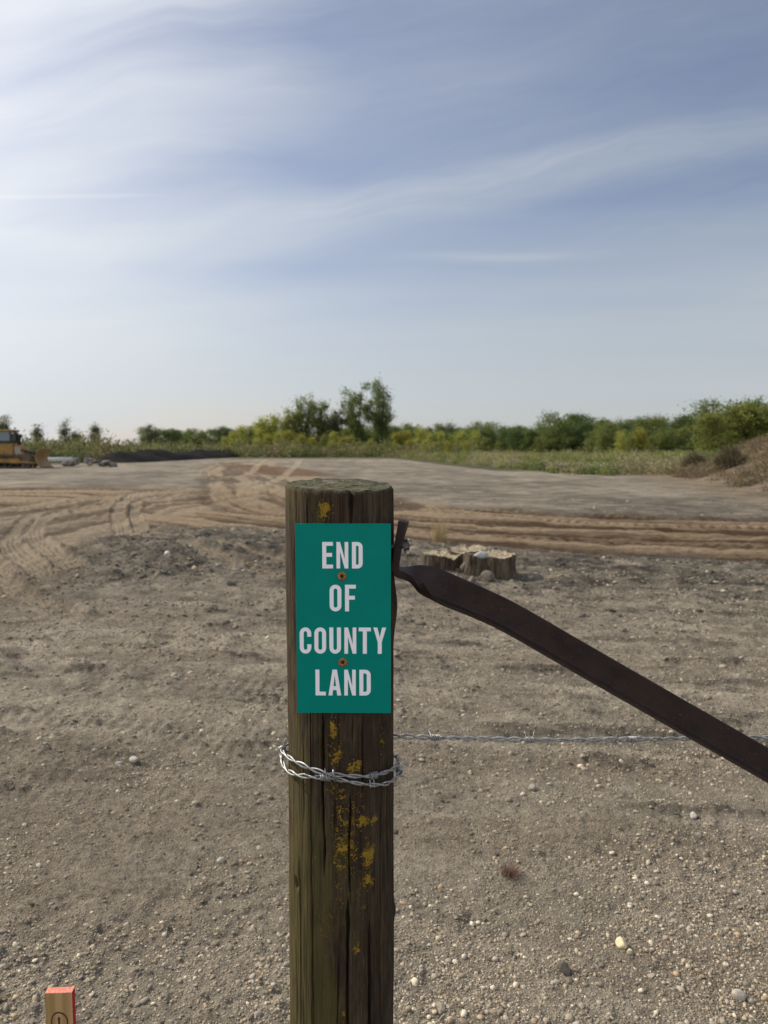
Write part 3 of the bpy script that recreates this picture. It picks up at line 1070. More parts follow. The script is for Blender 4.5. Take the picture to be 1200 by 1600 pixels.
for i, (px, yt, D, k) in enumerate(spots):
    t_ = sh[k] if not sh[k].get('label') else copy_tree(sh[k])
    s = hgt(yt, D) / 3.2
    put(t_, px, D, SL[k], 'shrub', ('yellow green shrubs', 'golden shrubs', 'mid green shrubs', 'light green shrubs')[k] + ' at the far edge of the clearing', rg.uniform(0, 6.28), s)
    t_.scale = (s * .62, s * .62, s)


def weed_patch(name, x, y, h0, h1, wd, pal, label, cat, kind='stuff', lean=.35, mat=None, nz=None):
    n = len(x)
    z = ground_fields(x, y)[0] - .02
    cl = np.clip(.5 + 1.6 * fbm(x / 4.5, y / 4.5, 301, 3), 0, 1)
    h = (h0 + (h1 - h0) * cl) * rng.uniform(.55, 1.15, n)
    pal = np.array(pal)
    pi = np.clip((fbm(x / 3.2, y / 2.2, 311, 3) * 1.7 + .5 + rng.normal(0, .16, n)) * len(pal), 0, len(pal) - 1).astype(int)
    cc = pal[pi] * rng.uniform(.75, 1.25, n)[:, None]
    V, F, C = blades(np.stack([x, y, z], -1), h, wd * rng.uniform(.6, 1.4, n), lean * h * rng.uniform(0, 1, n), cc)
    o = link_mesh(name, np_mesh(name, V, F, False, C), mat or grass_mat)
    return tag(o, label, cat, kind=kind)


def weed_clumps(name, x, y, r0, r1, h0, h1, per, leaf, pal, label, cat, patch=(4.0, 3.0), seed=300):
    """low domes of small leaves and stalks; colours change from patch to patch"""
    n = len(x)
    z = ground_fields(x, y)[0]
    big = np.clip(.5 + 1.5 * fbm(x / 5, y / 5, seed, 3), 0, 1)
    rad = (r0 + (r1 - r0) * big) * rng.uniform(.6, 1.2, n)
    hh = (h0 + (h1 - h0) * big) * rng.uniform(.5, 1.25, n)
    pal = np.array(pal)
    pi = np.clip((fbm(x / patch[0], y / patch[1], seed + 7, 3) * 1.9 + .5 + rng.normal(0, .07, n)) * len(pal), 0, len(pal) - 1).astype(int)
    k = np.repeat(np.arange(n), per)
    m_ = len(k)
    d = rng.normal(size=(m_, 3))
    d /= np.linalg.norm(d, axis=1)[:, None]
    d[:, 2] = np.abs(d[:, 2])
    q_ = rng.uniform(0, 1, m_) ** .5
    cen = np.stack([x[k] + d[:, 0] * q_ * rad[k], y[k] + d[:, 1] * q_ * rad[k], z[k] + d[:, 2] * q_ * hh[k]], -1)
    cc = pal[pi][k] * (rng.uniform(.8, 1.2, n)[k] * rng.uniform(.85, 1.15, m_))[:, None]
    V, F, C = leaf_quads(cen, leaf * rng.uniform(.6, 1.4, m_), cc)
    o = link_mesh(name, np_mesh(name, V, F, False, C), grass_mat)
    return tag(o, label, cat, kind='stuff')


# weedy meadow right of centre; its front edge runs from mid distance away to the left
n_ = 8500
y_ = 40 * (150 / 40) ** rng.uniform(0, 1, n_)
x_ = rng.uniform(-.02, .66, n_) * y_
edge = 44.0 + np.clip(x_ - 9, -8, 40) * -0.1 + np.clip(10.0 - x_, 0, 40) * 9.0 + 9 * fbm(x_ / 3, y_ / 7, 321, 3)
keep = (y_ > edge + rng.normal(0, 1.2, n_)) & (x_ < foot_x(y_) + 2.5)
x_, y_ = x_[keep], y_[keep]
weed_clumps('meadow_weeds', x_, y_, .4, .95, .35, 1.45, 70, .058,
            [(.27, .24, .13), (.17, .195, .075), (.24, .255, .078), (.125, .155, .055), (.17, .20, .065), (.32, .30, .10), (.27, .245, .13), (.33, .31, .20)],
            'yellow green weeds covering the meadow in front of the woodland', 'weeds', (5.0, 6.0), 300)
n_ = 26000
k = rng.choice(len(x_), n_)
fx_, fy_ = x_[k] + rng.normal(0, .4, n_), y_[k] + rng.normal(0, .4, n_)
kk = (fbm(fx_ / 5, fy_ / 4, 331, 3) > .03) & (fy_ < 80)
fx_, fy_ = fx_[kk], fy_[kk]
fz_ = ground_fields(fx_, fy_)[0] + rng.uniform(.2, .62, len(fx_))
V, F, C = leaf_quads(np.stack([fx_, fy_, fz_], -1), rng.uniform(.02, .05, len(fx_)), np.tile(np.array([[.50, .50, .44]]), (len(fx_), 1)) * rng.uniform(.6, 1.2, len(fx_))[:, None])
tag(link_mesh('white_flowers', np_mesh('white_flowers', V, F, False, C), grass_mat), 'dusty white flower heads among the meadow weeds', 'flowers', kind='stuff')
# brush beyond the clearing, left and centre
n_ = 6000
y_ = 70 * (190 / 70) ** rng.uniform(0, 1, n_)
x_ = rng.uniform(-.70, .12, n_) * y_
keep = ((x_ < -29.5 - 3 * fbm(y_ / 5, x_ / 5, 341, 2)) & (y_ > 76)) | (y_ > 118 + 10 * fbm(x_ / 7, y_ / 9, 351, 3))
x_, y_ = x_[keep], y_[keep]
weed_clumps('brush', x_, y_, 1.0, 2.8, .9, 3.6, 70, .15,
            [(.11, .12, .05), (.20, .205, .075), (.085, .10, .042), (.24, .235, .09), (.145, .15, .06), (.27, .22, .12), (.13, .15, .06)],
            'rough green brush spreading beyond the clearing on the left', 'brush', (9.0, 7.0), 340)
# dry weeds on the bank and in the hollow behind it
n_ = 14000
y_ = rng.uniform(20, 66, n_)
x_ = foot_x(np.minimum(y_, 44)) + rng.uniform(-5, 12, n_)
d_ = x_ - foot_x(y_)
keep = ((fbm(x_ / 1.8, y_ / 1.8, 361, 3) + rng.uniform(-.12, .12, n_) + .34 * sst(d_, .6, 2.6) > -.03) & (d_ > -.2)) | ((y_ > 45) & (fbm(x_ / 2, y_ / 2, 371, 3) > -.05))
keep &= (x_ / y_ < .72)
x_, y_ = x_[keep], y_[keep]
weed_clumps('dry_weeds', x_, y_, .18, .45, .12, .5, 34, .034,
            [(.20, .155, .095), (.29, .23, .14), (.15, .115, .075), (.20, .175, .09), (.17, .125, .08)],
            'dry brown weeds growing over the top of the sandy bank', 'weeds', (2.5, 2.5), 360)
for (px, py, D, hh, lab) in ((1140, 749, 35.5, 1.2, 'dark grey green bush at the foot of the sandy bank'),
                             (1085, 742, 41, 1.15, 'olive weedy bush where the meadow meets the sandy bank')):
    n = 1500
    x0 = (px - 600) / FPX * D
    root = empty('bush', (0, 0, 0))
    a = rng.uniform(0, 6.28, n); rr = rng.uniform(0, 1, n) ** .7 * .55
    pts = np.stack([rr * np.cos(a), rr * np.sin(a), np.zeros(n)], -1)
    V, F, C = blades(pts, hh * rng.uniform(.4, 1.05, n) * (1.1 - rr), np.full(n, .022), rng.uniform(.1, .5, n),
                     np.array([[.125, .105, .064]]) * rng.uniform(.6, 1.5, n)[:, None])
    link_mesh('foliage', np_mesh('foliage', V, F, False, C), grass_mat, root)
    root.location = (x0, D, ground_z(x0, D) - .03)
    tag(root, lab, 'bush')


def tuft(name, px, py, w_px, h, n, colr, label, cat, lean=.8, wd=.0016, z=None, D=None):
    g = G(px, py) if D is None else P(px, py, D)
    rr0 = w_px * g.y / FPX / 2
    root = empty(name, (g.x, g.y, (ground_z(g.x, g.y) if z is None else z)))
    a = rng.uniform(0, 6.28, n); rr = rng.uniform(0, 1, n) ** .8 * rr0 * .6
    pts = np.stack([rr * np.cos(a), rr * np.sin(a), np.full(n, -.004)], -1)
    V, F, C = blades(pts, h * rng.uniform(.4, 1.1, n), np.full(n, wd), rr0 * lean * rng.uniform(.1, 1, n),
                     np.array([colr]) * rng.uniform(.6, 1.4, n)[:, None], 3)
    link_mesh('stalks', np_mesh('stalks', V, F, False, C), grass_mat, root)
    return tag(root, label, cat)


tuft('dry_weed', 797, 1372, 50, .032, 260, (.21, .13, .10), 'small reddish brown dry weed tuft on bare soil', 'weed', 1.0, .0011)
tuft('straw_tuft', 686, 852, 44, .42, 160, (.36, .28, .15), 'straw coloured grass tuft behind the left stump', 'grass', .9, .004)

# ------------------------------------------------------------------ dark soil berm and rubble
def berm(name, line, width, height, color, label, seed):
    V, F = [], []
    nn, mm = len(line), 15
    pts = np.array(line)
    tan = np.gradient(pts, axis=0)
    tan /= np.linalg.norm(tan, axis=1)[:, None]
    nor = np.stack([-tan[:, 1], tan[:, 0]], -1)
    s = np.linspace(-1, 1, mm)
    X = pts[:, None, 0] + nor[:, None, 0] * s[None] * width
    Y = pts[:, None, 1] + nor[:, None, 1] * s[None] * width
    t = np.linspace(0, 1, nn)
    end = np.minimum(1, np.minimum(t, 1 - t) * 9)
    prof = (1 - np.abs(s) ** 1.7)[None] * end[:, None]
    H = ground_fields(X, Y)[0] - .08 + prof * (height * (.85 + 0.8 * fbm(X / 2.4, Y / 4.5, seed, 4) + .25 * fbm(X / .7, Y / .9, seed + 4, 2)) + .08)
    vs = np.stack([X, Y, H], -1).reshape(-1, 3)
    i = np.arange(nn - 1)[:, None] * mm
    j = np.arange(mm - 1)[None]
    f = np.stack([i + j, i + mm + j, i + mm + j + 1, i + j + 1], -1).reshape(-1, 4)
    m_ = worn(name, color, tuple(k_ * .6 for k_ in color), 2.2, .95, bump=.06, spec=.05)
    return tag(link_mesh(name, np_mesh(name, vs, f, True), m_), label, 'berm', kind='structure')


berm('earth_berm', [tuple(p_) for p_ in smooth_line([(-27.5, 74), (-26.5, 82), (-26, 95), (-25.5, 112), (-24.5, 135), (-22, 165)], 12)], 2.6, 1.25,
     (.020, .018, .017), 'long low bank of dark soil at the far left edge of the clearing', 401)

conc = worn('broken_concrete', (.215, .195, .17), (.10, .09, .08), 3, .95, bump=.03, spec=.1)
rg = random.Random(9)
RUB = 'rubble pieces in the heap beside the bulldozer'
for i in range(40):
    px = rg.uniform(98, 182)
    D = rg.uniform(58.5, 66)
    s = rg.uniform(.22, .46) if i < 22 else rg.uniform(.13, .28)
    hmax = max(0, 1 - abs(px - 138) / 46)
    v_, f_ = stone_shape(1, 500 + i, .35)
    q_ = v_ * np.array((s * rg.uniform(.9, 1.5), s, s * rg.uniform(.4, .75)))
    x0 = (px - 600) / FPX * D
    dark = i % 3 == 0
    o = link_mesh('rubble_chunk', np_mesh('rubble_chunk', q_, f_, False), conc, None, (x0, D, ground_z(x0, D) + .12 + rg.uniform(0, .55) * hmax))
    o.rotation_euler = (rg.uniform(-.5, .5), rg.uniform(-.5, .5), rg.uniform(0, 6.28))
    tag(o, 'broken grey concrete chunk in the rubble heap right of the bulldozer blade', 'rubble', RUB)
mb = MB()
mb.tube([(-27.0, 60, .52), (-26.2, 60.3, .53), (-24.6, 60.9, .56)], .17, 12)
x0 = (90 - 600) / FPX * 60
tag(mb.build('pipe', worn('pale_pipe', (.62, .62, .60), (.5, .49, .47), 3, .6), None, True), 'long pale pipe lying between the bulldozer blade and the rubble heap', 'pipe')

# ------------------------------------------------------------------ bulldozer
YEL = worn('yellow_paint', (.33, .185, .035), (.17, .10, .035), 2.0, .6)
BLK = worn('black_metal', (.022, .021, .02), (.05, .042, .035), 3.0, .7)
STEEL = worn('worn_steel', (.14, .12, .10), (.075, .06, .05), 4, .55, .6)
GLS, t_ = material('cab_glass', (.10, .14, .17), .08, 0, .8)
PALE = worn('pale_grille', (.50, .48, .43), (.36, .34, .3), 2, .6)
bx0 = (20 - 600) / FPX * 56
dz_ = empty('bulldozer', (bx0 - .25, 56, 0.0), R(10))
for sgn in (-1, 1):
    mb = MB()
    # belt loop with cleats
    loop = []
    for k in range(40):
        a = 2 * math.pi * k / 40
        cx, cz, rr = (-1.75, .50, .46) if math.cos(a) < 0 else (1.5, .46, .42)
        loop.append((cx + rr * math.cos(a), cz + rr * math.sin(a)))
    y0, y1 = sgn * 1.05 - .26, sgn * 1.05 + .26
    outer = loop
    inner = [(-.12 + (x + .12) * .955, .48 + (z - .48) * .84) for x, z in loop]
    n = len(loop)
    vs = [(x, y, z) for y in (y0, y1) for (x, z) in outer] + [(x, y, z) for y in (y0, y1) for (x, z) in inner]
    fs = []
    for k in range(n):
        k2 = (k + 1) % n
        fs += [(k, k2, n + k2, n + k), (2 * n + k2, 2 * n + k, 3 * n + k, 3 * n + k2), (k2, k, 2 * n + k, 2 * n + k2), (n + k, n + k2, 3 * n + k2, 3 * n + k)]
    mb.add(vs, fs)
    for k in range(14):
        x = -1.75 + k * 3.25 / 13
        mb.box(x - .02, x + .02, y0 + .01, y1 - .01, .93, .99)
        mb.box(x - .02, x + .02, y0 + .01, y1 - .01, .005, .05)
    tr = mb.build('track', STEEL, dz_)
    for (wx, wz, wr) in ((-1.75, .5, .36), (1.5, .46, .33)):
        m2 = MB(); m2.tube([(wx, y0 + .04, wz), (wx, y1 - .04, wz)], wr, 20); m2.build('track_wheel', STEEL, tr)
    for k in range(6):
        m2 = MB(); wx = -1.15 + k * .42
        m2.tube([(wx, y0 + .06, .25), (wx, y1 - .06, .25)], .13, 14); m2.build('roller', BLK, tr)
    m2 = MB(); m2.box(-1.3, 1.1, y0 + .1, y1 - .1, .38, .72); m2.build('track_frame', YEL, tr, bevel=.03)
mb = MB(); mb.prism([(-2.1, .55), (.55, .55), (.55, 1.72), (-1.55, 1.78), (-2.1, 1.45)], 'y', -.78, .78)
mb.build('body', YEL, dz_, bevel=.04)
mb = MB(); mb.prism([(.552, .6), (1.25, .62), (1.22, 1.15), (.95, 1.62), (.552, 1.72)], 'y', -.55, .55)
hood = mb.build('hood', YEL, dz_, bevel=.03)
mb = MB()
for k in range(6): mb.box(.60 + k * .07, .64 + k * .07, -.575, -.552, .95, 1.55)
mb.build('grille', PALE, hood)
mb = MB(); mb.box(-1.55, .45, -.75, .75, 1.785, 1.95); base_ = mb.build('cab_base', BLK, dz_, bevel=.02)
cab = MB()
for (px_, py_) in ((-1.5, -.7), (.4, -.7), (-1.5, .7), (.4, .7), (-.55, -.7), (-.55, .7)):
    cab.box(px_ - .05, px_ + .05, py_ - .05, py_ + .05, 1.952, 2.62)
cb = cab.build('cab_frame', BLK, dz_)
m2 = MB(); m2.box(-1.70, .62, -.86, .86, 2.622, 2.76); m2.build('cab_roof', YEL, dz_, bevel=.05)
for (x0_, x1_) in ((-1.44, -.61), (-.49, .34)):
    for yy in (-.7, .7):
        m2 = MB(); m2.box(x0_, x1_, yy - .01, yy + .01, 1.96, 2.61); m2.build('window', GLS, cb)
for xx in (-1.5, .4):
    m2 = MB(); m2.box(xx - .01, xx + .01, -.64, .64, 1.96, 2.61); m2.build('window', GLS, cb)
m2 = MB(); m2.box(-.9, -.4, -.25, .25, 1.955, 2.15); m2.box(-1.0, -.88, -.25, .25, 2.151, 2.55); m2.build('seat', BLK, dz_, bevel=.03)
m2 = MB(); m2.tube([(.78, -.2, 1.66), (.78, -.2, 2.3), (.84, -.2, 2.42)], .075, 12); m2.build('exhaust_pipe', BLK, dz_, True)
m2 = MB(); m2.tube([(.74, .22, 1.66), (.74, .22, 2.15)], .10, 12); m2.tube([(.74, .22, 2.151), (.74, .22, 2.45)], .2, 12); m2.build('air_cleaner', BLK, dz_, True)
# blade: curved sheet with thickness
prof = []
for k in range(9):
    t = k / 8
    prof.append((2.62 - .30 * math.sin(math.pi * t) - .06 * t, .06 + 1.30 * t))
back_ = [(x - .07, z) for x, z in prof][::-1]
m2 = MB(); m2.prism(prof + back_, 'y', -1.65, 1.65); bl = m2.build('blade', YEL, dz_)
m2 = MB(); m2.box(2.55, 2.70, -1.68, 1.68, .0, .055); m2.build('cutting_edge', STEEL, bl)
for sgn in (-1, 1):
    m2 = MB(); m2.tube([(-.3, sgn * 1.42, .48), (1.2, sgn * 1.42, .42), (2.28, sgn * 1.42, .36)], [.11, .12, .1], 8); m2.build('push_arm', YEL, dz_, True)
    m2 = MB(); m2.tube([(1.0, sgn * .5, 1.3), (1.6, sgn * .5, 1.12), (2.24, sgn * .5, .95)], [.09, .09, .05], 8); m2.build('lift_cylinder', BLK, dz_, True)
    m2 = MB(); m2.box(.46, .58, sgn * .66 - .08, sgn * .66 + .08, 2.45, 2.58); m2.build('headlight', PALE, dz_)
tag(dz_, 'weathered yellow bulldozer with black cab, parked at the left edge', 'bulldozer')

# ------------------------------------------------------------------ tree stumps
def stump_mat():
    m_, t = material('stump_wood', (.2, .16, .11), .9, 0, .15)
    oc = t.node('ShaderNodeTexCoord').outputs['Object']
    at = t.node('ShaderNodeAttribute', attribute_name='top').outputs['Fac']
    n1_ = t.noise(t.scale(oc, (17, 17, 3.2)), 1.0, 6, .68, .6)
    side = t.mix(t.ss(n1_, .35, .65), (.036, .027, .019), (.150, .118, .082))
    topc = t.mix(t.ss(t.noise(oc, 22, 5, .65), .35, .65), (.19, .155, .11), (.41, .345, .245))
    t.put(t.b.inputs['Base Color'], t.mix(at, side, topc))
    t.put(t.b.inputs['Normal'], t.bump(t.m('ADD', n1_, t.m('MULTIPLY', t.noise(oc, 40, 4, .6), .8)), .8, .008))
    return m_


ST = stump_mat()


def stump(px, py, D, rad, height, label, seed, bite=None):
    x0 = (px - 600) / FPX * D
    z0 = ground_z(x0, D) - .03
    na, nz, nr = 144, 26, 18
    a = np.linspace(0, 2 * np.pi, na, endpoint=False)
    lob = 1 + .10 * np.cos(3 * a + seed) + .07 * np.cos(5 * a + 2 * seed) + .10 * (vnoise(a * 6, a * 0 + seed, seed) - .5)
    split = np.zeros(na)
    rg_ = random.Random(seed)
    for k in range(7):
        c_ = rg_.uniform(0, 6.28); w_ = rg_.uniform(.015, .035)
        dd = np.abs((a - c_ + np.pi) % (2 * np.pi) - np.pi)
        split += np.exp(-(dd / w_) ** 2) * rg_.uniform(.05, .14)
    rim = .032 * (vnoise(a * 2.2, a * 0 + 5, seed + 3) - .5) + .014 * (vnoise(a * 9, a * 0 + 2, seed + 5) - .5)
    if bite is not None:
        dd = np.abs((a - bite + np.pi) % (2 * np.pi) - np.pi)
        rim = rim - .05 * np.exp(-(dd / .5) ** 2)
    V, T = [], []
    for k in range(nz + 1):
        t = k / nz
        fl = 1 + .22 * (1 - t) ** 3
        rr = rad * (lob - split * (.35 + .65 * t)) * fl * (1 + .05 * (vnoise(a * 8, a * 0 + t * 3, seed + 21) - .5))
        V.append(np.stack([rr * np.cos(a), rr * np.sin(a), -.1 + (height + .1 + rim) * t], -1)); T.append(np.zeros(na))
    for k in range(1, nr + 1):
        s_ = 1 - k / nr
        rr = rad * (lob - split) * s_
        zz = height + rim * s_ + .014 * (vnoise(np.cos(a) * s_ * 7, np.sin(a) * s_ * 7, seed + 9) - .5) - .05 * (1 - s_) ** .5
        V.append(np.stack([rr * np.cos(a), rr * np.sin(a), zz], -1)); T.append(np.ones(na))
    V = np.vstack(V); T = np.concatenate(T)
    i = np.arange(nz + nr)[:, None] * na
    j = np.arange(na)[None]; j2 = (j + 1) % na
    f = np.stack([i + j, i + j2, i + na + j2, i + na + j], -1).reshape(-1, 4)
    o = link_mesh('tree_stump', np_mesh('tree_stump', V, f, False, vattrs={'top': T}), ST, None, (x0, D, z0))
    return tag(o, label, 'stump')


stump(768, 908, 8.62, .29, .25, 'wide weathered stump with a grey stone lying on its top', 3, 2.6)
stump(690, 895, 8.95, .25, .22, 'darker weathered stump with straw grass behind, nearest the post', 6, 5.2)
stump(733, 890, 9.15, .24, .27, 'pale splintered stump wedged behind the two others', 9, 4.2)
g = G(753, 850, .40)
lone_stone('stone', 752, 906, 24, (.36, .36, .36), 'grey stone resting on the flat top of the wide stump', seed=31, flat=.55, z=ground_z(1.1, 8.6) + .19)
bpy.context.scene.objects  # keep order
for (px, py, w_, sd_, lab) in ((707, 893, 34, 41, 'brown boulder leaning in the gap between the stumps'),
                               (730, 900, 30, 42, 'dark rounded boulder against the wide stump'),
                               (762, 915, 26, 43, 'flat grey rock at the foot of the wide stump'),
                               (738, 918, 22, 44, 'small grey rock in front of the dark rounded boulder')):
    lone_stone('boulder', px, py, w_, (.15, .122, .095), lab, 'rock', flat=.85, seed=sd_, angular=.14, sub=2, smooth=False)

# ------------------------------------------------------------------ the fence post
PD = 1.317                       # distance of its axis
PX = (530.5 - 600) / FPX * PD
PR = 0.0925
PTOP = P(530, 757, PD).z


def wood_mat():
    m_, t = material('weathered_wood', (.06, .045, .03), .85, 0, .2)
    oc = t.node('ShaderNodeTexCoord').outputs['Object']
    def att(nm): return t.node('ShaderNodeAttribute', attribute_name=nm).outputs['Fac']
    top, lich, alg = att('top'), att('lichen'), att('algae')
    g1 = t.noise(t.scale(oc, (230, 230, 9)), 1.0, 7, .68, .3)
    g2 = t.noise(t.scale(oc, (60, 60, 1.6)), 1.0, 4, .55, .4)
    g3 = t.noise(t.scale(oc, (700, 700, 26)), 1.0, 3, .6)
    c = t.mix(t.ss(g1, .33, .66), (.016, .011, .006), (.085, .058, .032))
    c = t.mix(t.m('MULTIPLY', t.ss(g2, .47, .70), .60), c, (.115, .088, .058))
    c = t.mix(t.m('MULTIPLY', t.ss(g3, .55, .75), .40), c, (.185, .160, .118))
    blot = t.ss(t.noise(t.scale(oc, (38, 38, 15)), 1.0, 5, .65), .40, .62)
    c = t.mix(t.m('MULTIPLY', blot, .55), c, (.020, .014, .010))
    red = t.ss(t.noise(t.scale(oc, (16, 16, 3.5)), 1.0, 4, .6), .48, .66)
    c = t.mix(t.m('MULTIPLY', red, .45), c, (.042, .021, .014))
    # algae film
    an = t.ss(t.m('ADD', t.noise(t.scale(oc, (30, 30, 9)), 1.0, 5, .65), t.m('MULTIPLY_ADD', alg, .55, -.35)), .40, .66)
    c = t.mix(t.m('MULTIPLY', an, .80), c, t.mix(g1, (.026, .024, .008), (.150, .118, .042)))
    # yellow lichen crust
    ln = t.noise(oc, 330.0, 4, .7)
    lb = t.noise(oc, 95.0, 5, .7)
    lf = t.ss(t.m('ADD', t.m('MULTIPLY', t.m('ADD', ln, lb), .5), t.m('MULTIPLY_ADD', lich, .23, -.205)), .465, .495)
    lc = t.mix(t.noise(oc, 320, 3, .6), (.14, .082, .008), (.46, .29, .036))
    c = t.mix(lf, c, lc)
    # moss on the cut top
    mo = t.noise(oc, 95.0, 5, .7)
    mc = t.mix(t.ss(mo, .36, .62), (.028, .026, .016), (.120, .118, .055))
    mc = t.mix(t.ss(t.noise(oc, 40, 3, .6), .52, .66), mc, (.17, .15, .115))
    c = t.mix(top, c, mc)
    t.put(t.b.inputs['Base Color'], c)
    h1 = t.m('ADD', t.m('MULTIPLY', g1, .9), t.m('MULTIPLY', g3, .35))
    nrm = t.bump(h1, 1.0, .0045)
    nrm = t.bump(t.m('ADD', t.m('MULTIPLY', lf, .6), t.m('MULTIPLY', t.m('MULTIPLY', mo, top), 2.0)), .9, .0022, nrm)
    t.put(t.b.inputs['Normal'], nrm)
    return m_


def ang_of(px, py):
    """angle round the post of a photographed point (0 faces the camera, + to the right)"""
    off = (px - 600) / FPX * (PD - PR * .8) - PX
    return math.asin(max(-1, min(1, off / PR)))


def build_post():
    na, nz = 760, 620
    # more columns on the camera side
    tt = np.linspace(-np.pi, np.pi, na, endpoint=False)
    ph = tt - 0.35 * np.sin(tt)
    zz = np.linspace(-.25, PTOP, nz)
    A, Z = np.meshgrid(ph, zz)
    ca, sa_ = np.cos(A), np.sin(A)
    rr = PR * (1 + .012 * (vnoise(ca * 2 + 5, Z * 2.2, 601) - .5) * 2 + .010 * (vnoise(sa_ * 3 + 9, Z * 5, 603) - .5) * 2)
    rr += .0016 * (vnoise(A * 14, Z * 7, 605) - .5) + .0009 * (vnoise(A * 42, Z * 14, 607) - .5)
    # splintered swelling on the right flank and knots
    def bumpat(px, py, dz, da, h):
        z_ = P(px, py, PD - .02).z
        return h * np.exp(-((Z - z_) / dz) ** 2 - ((A - ang_of(px, py)) / da) ** 2)
    rr += bumpat(620, 950, .038, .45, .0065) + bumpat(616, 1432, .012, .4, .0035)
    rr -= bumpat(455, 1362, .008, .055, .012)          # small knot hole, left
    rr += bumpat(462, 1335, .03, .25, .002) - bumpat(484, 1300, .010, .10, .002)
    # drying cracks: (px, py0, py1, half width m, depth)
    rgc = random.Random(4)
    cracks = [(550, 740, 840, .0022, .016), (551, 1110, 1180, .0007, .005), (503, 1100, 1372, .0016, .014),
              (546, 1235, 1420, .0013, .011), (541, 1400, 1640, .0017, .014), (577, 1440, 1680, .0017, .014),
              (516, 760, 830, .0006, .004), (585, 760, 830, .0006, .004), (482, 765, 1640, .0006, .004), (470, 1150, 1300, .0006, .004),
              (566, 1120, 1260, .0007, .005), (484, 1400, 1660, .0009, .007), (594, 1250, 1640, .0007, .005),
              (520, 1240, 1330, .0006, .004), (461, 1350, 1660, .0007, .005), (525, 1500, 1660, .0006, .005), (606, 1120, 1400, .0005, .003)]
    for (cx, y0, y1, hw, dp) in cracks:
        z1, z0 = P(cx, y0, PD - PR).z, P(cx, y1, PD - PR).z
        if y0 < 745: z1 = PTOP + .05
        a0 = ang_of(cx, 0) + .022 * (vnoise(Z * 9, Z * 0 + cx, 611) - .5) * 2 + .006 * (vnoise(Z * 55, Z * 0 + cx, 613) - .5) * 2
        dist = np.abs(A - a0) * PR
        tp = np.clip(np.minimum((z1 - Z) / .04, (Z - z0) / .05), 0, 1)
        wv = hw * 1.8 * (.45 + .75 * vnoise(Z * 16, Z * 0 + cx, 617)) * tp
        rr -= dp * tp * (1 - sst(dist, wv * .6, wv + .0009))
    # a few unseen cracks round the back
    for k in range(7):
        a0 = rgc.uniform(1.9, 4.4)
        a0 = a0 if a0 < np.pi else a0 - 2 * np.pi
        dist = np.abs(A - a0 - .02 * (vnoise(Z * 9, Z * 0 + k, 621) - .5)) * PR
        rr -= .006 * (1 - sst(dist, .0005, .0018))
    topz = Z.copy()
    fr_ = sst(Z, PTOP - .03, PTOP)
    # the saw cut tilts slightly towards the camera and the rim is worn
    tilt = (.0062 * -ca + .0026 * -sa_ + .0016 * (vnoise(A * 5, A * 0, 631) - .5) * 2)
    topz = Z + fr_ * tilt
    rr -= .0035 * sst(Z, PTOP - .006, PTOP)
    X, Y = rr * sa_, -rr * ca
    V = [np.stack([X, Y, topz], -1).reshape(-1, 3)]
    top = [np.zeros(na * nz)]
    top[0][-na:] = .8
    top[0][-2 * na:-na] = .35
    nr = 34
    r_edge, a_, zt = rr[-1], A[-1], topz[-1]
    for k in range(1, nr + 1):
        s = 1 - k / nr
        xx, yy = r_edge * s * np.sin(a_), -r_edge * s * np.cos(a_)
        bz = PTOP + (zt - PTOP) * s + .0042 * (fbm(xx / .022 + 5, yy / .022 + 5, 641, 3)) * min(1, k / 3)
        V.append(np.stack([xx, yy, bz], -1)); top.append(np.ones(na))
    V = np.vstack(V); top = np.concatenate(top)
    i = np.arange(nz + nr - 1)[:, None] * na
    j = np.arange(na)[None]; j2 = (j + 1) % na
    f = np.stack([i + j, i + j2, i + na + j2, i + na + j], -1).reshape(-1, 4)
    aw, zw = np.arctan2(V[:, 0], -V[:, 1]), V[:, 2]
    def reg(lst):
        s = np.zeros(len(V))
        for (px, py, wpx, hpx, k) in lst:
            s = np.maximum(s, k * np.exp(-((aw - ang_of(px, py)) * PR * 1000 / wpx / 1.35) ** 2 - ((zw - P(px, py, PD - PR).z) * 1000 / hpx / 1.3) ** 2))
        return s
    lich = reg([(542, 1300, 38, 135, .67), (520, 1190, 26, 60, .60), (505, 1440, 26, 40, .55), (507, 797, 12, 18, 1.0), (519, 1135, 9, 22, .95), (525, 1180, 10, 18, .95), (555, 1200, 17, 14, .9), (597, 1170, 8, 25, .7),
                (535, 1290, 30, 60, .42), (565, 1288, 15, 14, 1.0), (582, 1290, 12, 10, .9), (536, 1325, 20, 16, 1.0), (575, 1345, 13, 24, 1.12),
                (573, 1385, 11, 15, 1.1), (528, 1350, 14, 22, .75), (527, 1380, 9, 14, .75), (565, 1420, 8, 14, .7), (555, 1485, 7, 9, .95),
                (505, 1430, 14, 25, .5), (525, 1445, 16, 8, .5), (515, 1235, 14, 12, .6), (480, 1120, 8, 14, .55), (506, 1496, 6, 6, .6),
                (535, 1590, 9, 18, .6), (475, 1590, 20, 40, .35), (520, 1560, 30, 60, .25)])
    alg = np.clip(.55 - .55 * np.sin(aw - .1) , 0, 1) * (.65 + .5 * sst(-zw, -1.05, -.6))
    alg = np.clip(alg, 0, 1)
    me = np_mesh('fence_post', V, f, True, vattrs={'top': top, 'lichen': lich, 'algae': alg})
    o = link_mesh('fence_post', me, wood_mat(), None, (PX, PD, 0))
    tag(o, 'weathered round wooden fence post with yellow lichen and mossy top', 'fence post')
    return o


build_post()

# ------------------------------------------------------------------ the sign
SD = PD - PR - .0045
SC = P(536.8, 967.5, SD)
SW, SH = .1524, .3095
signo = empty('boundary_sign', (SC.x, SD, SC.z))
signo.rotation_euler = (0, 0, R(-.6))


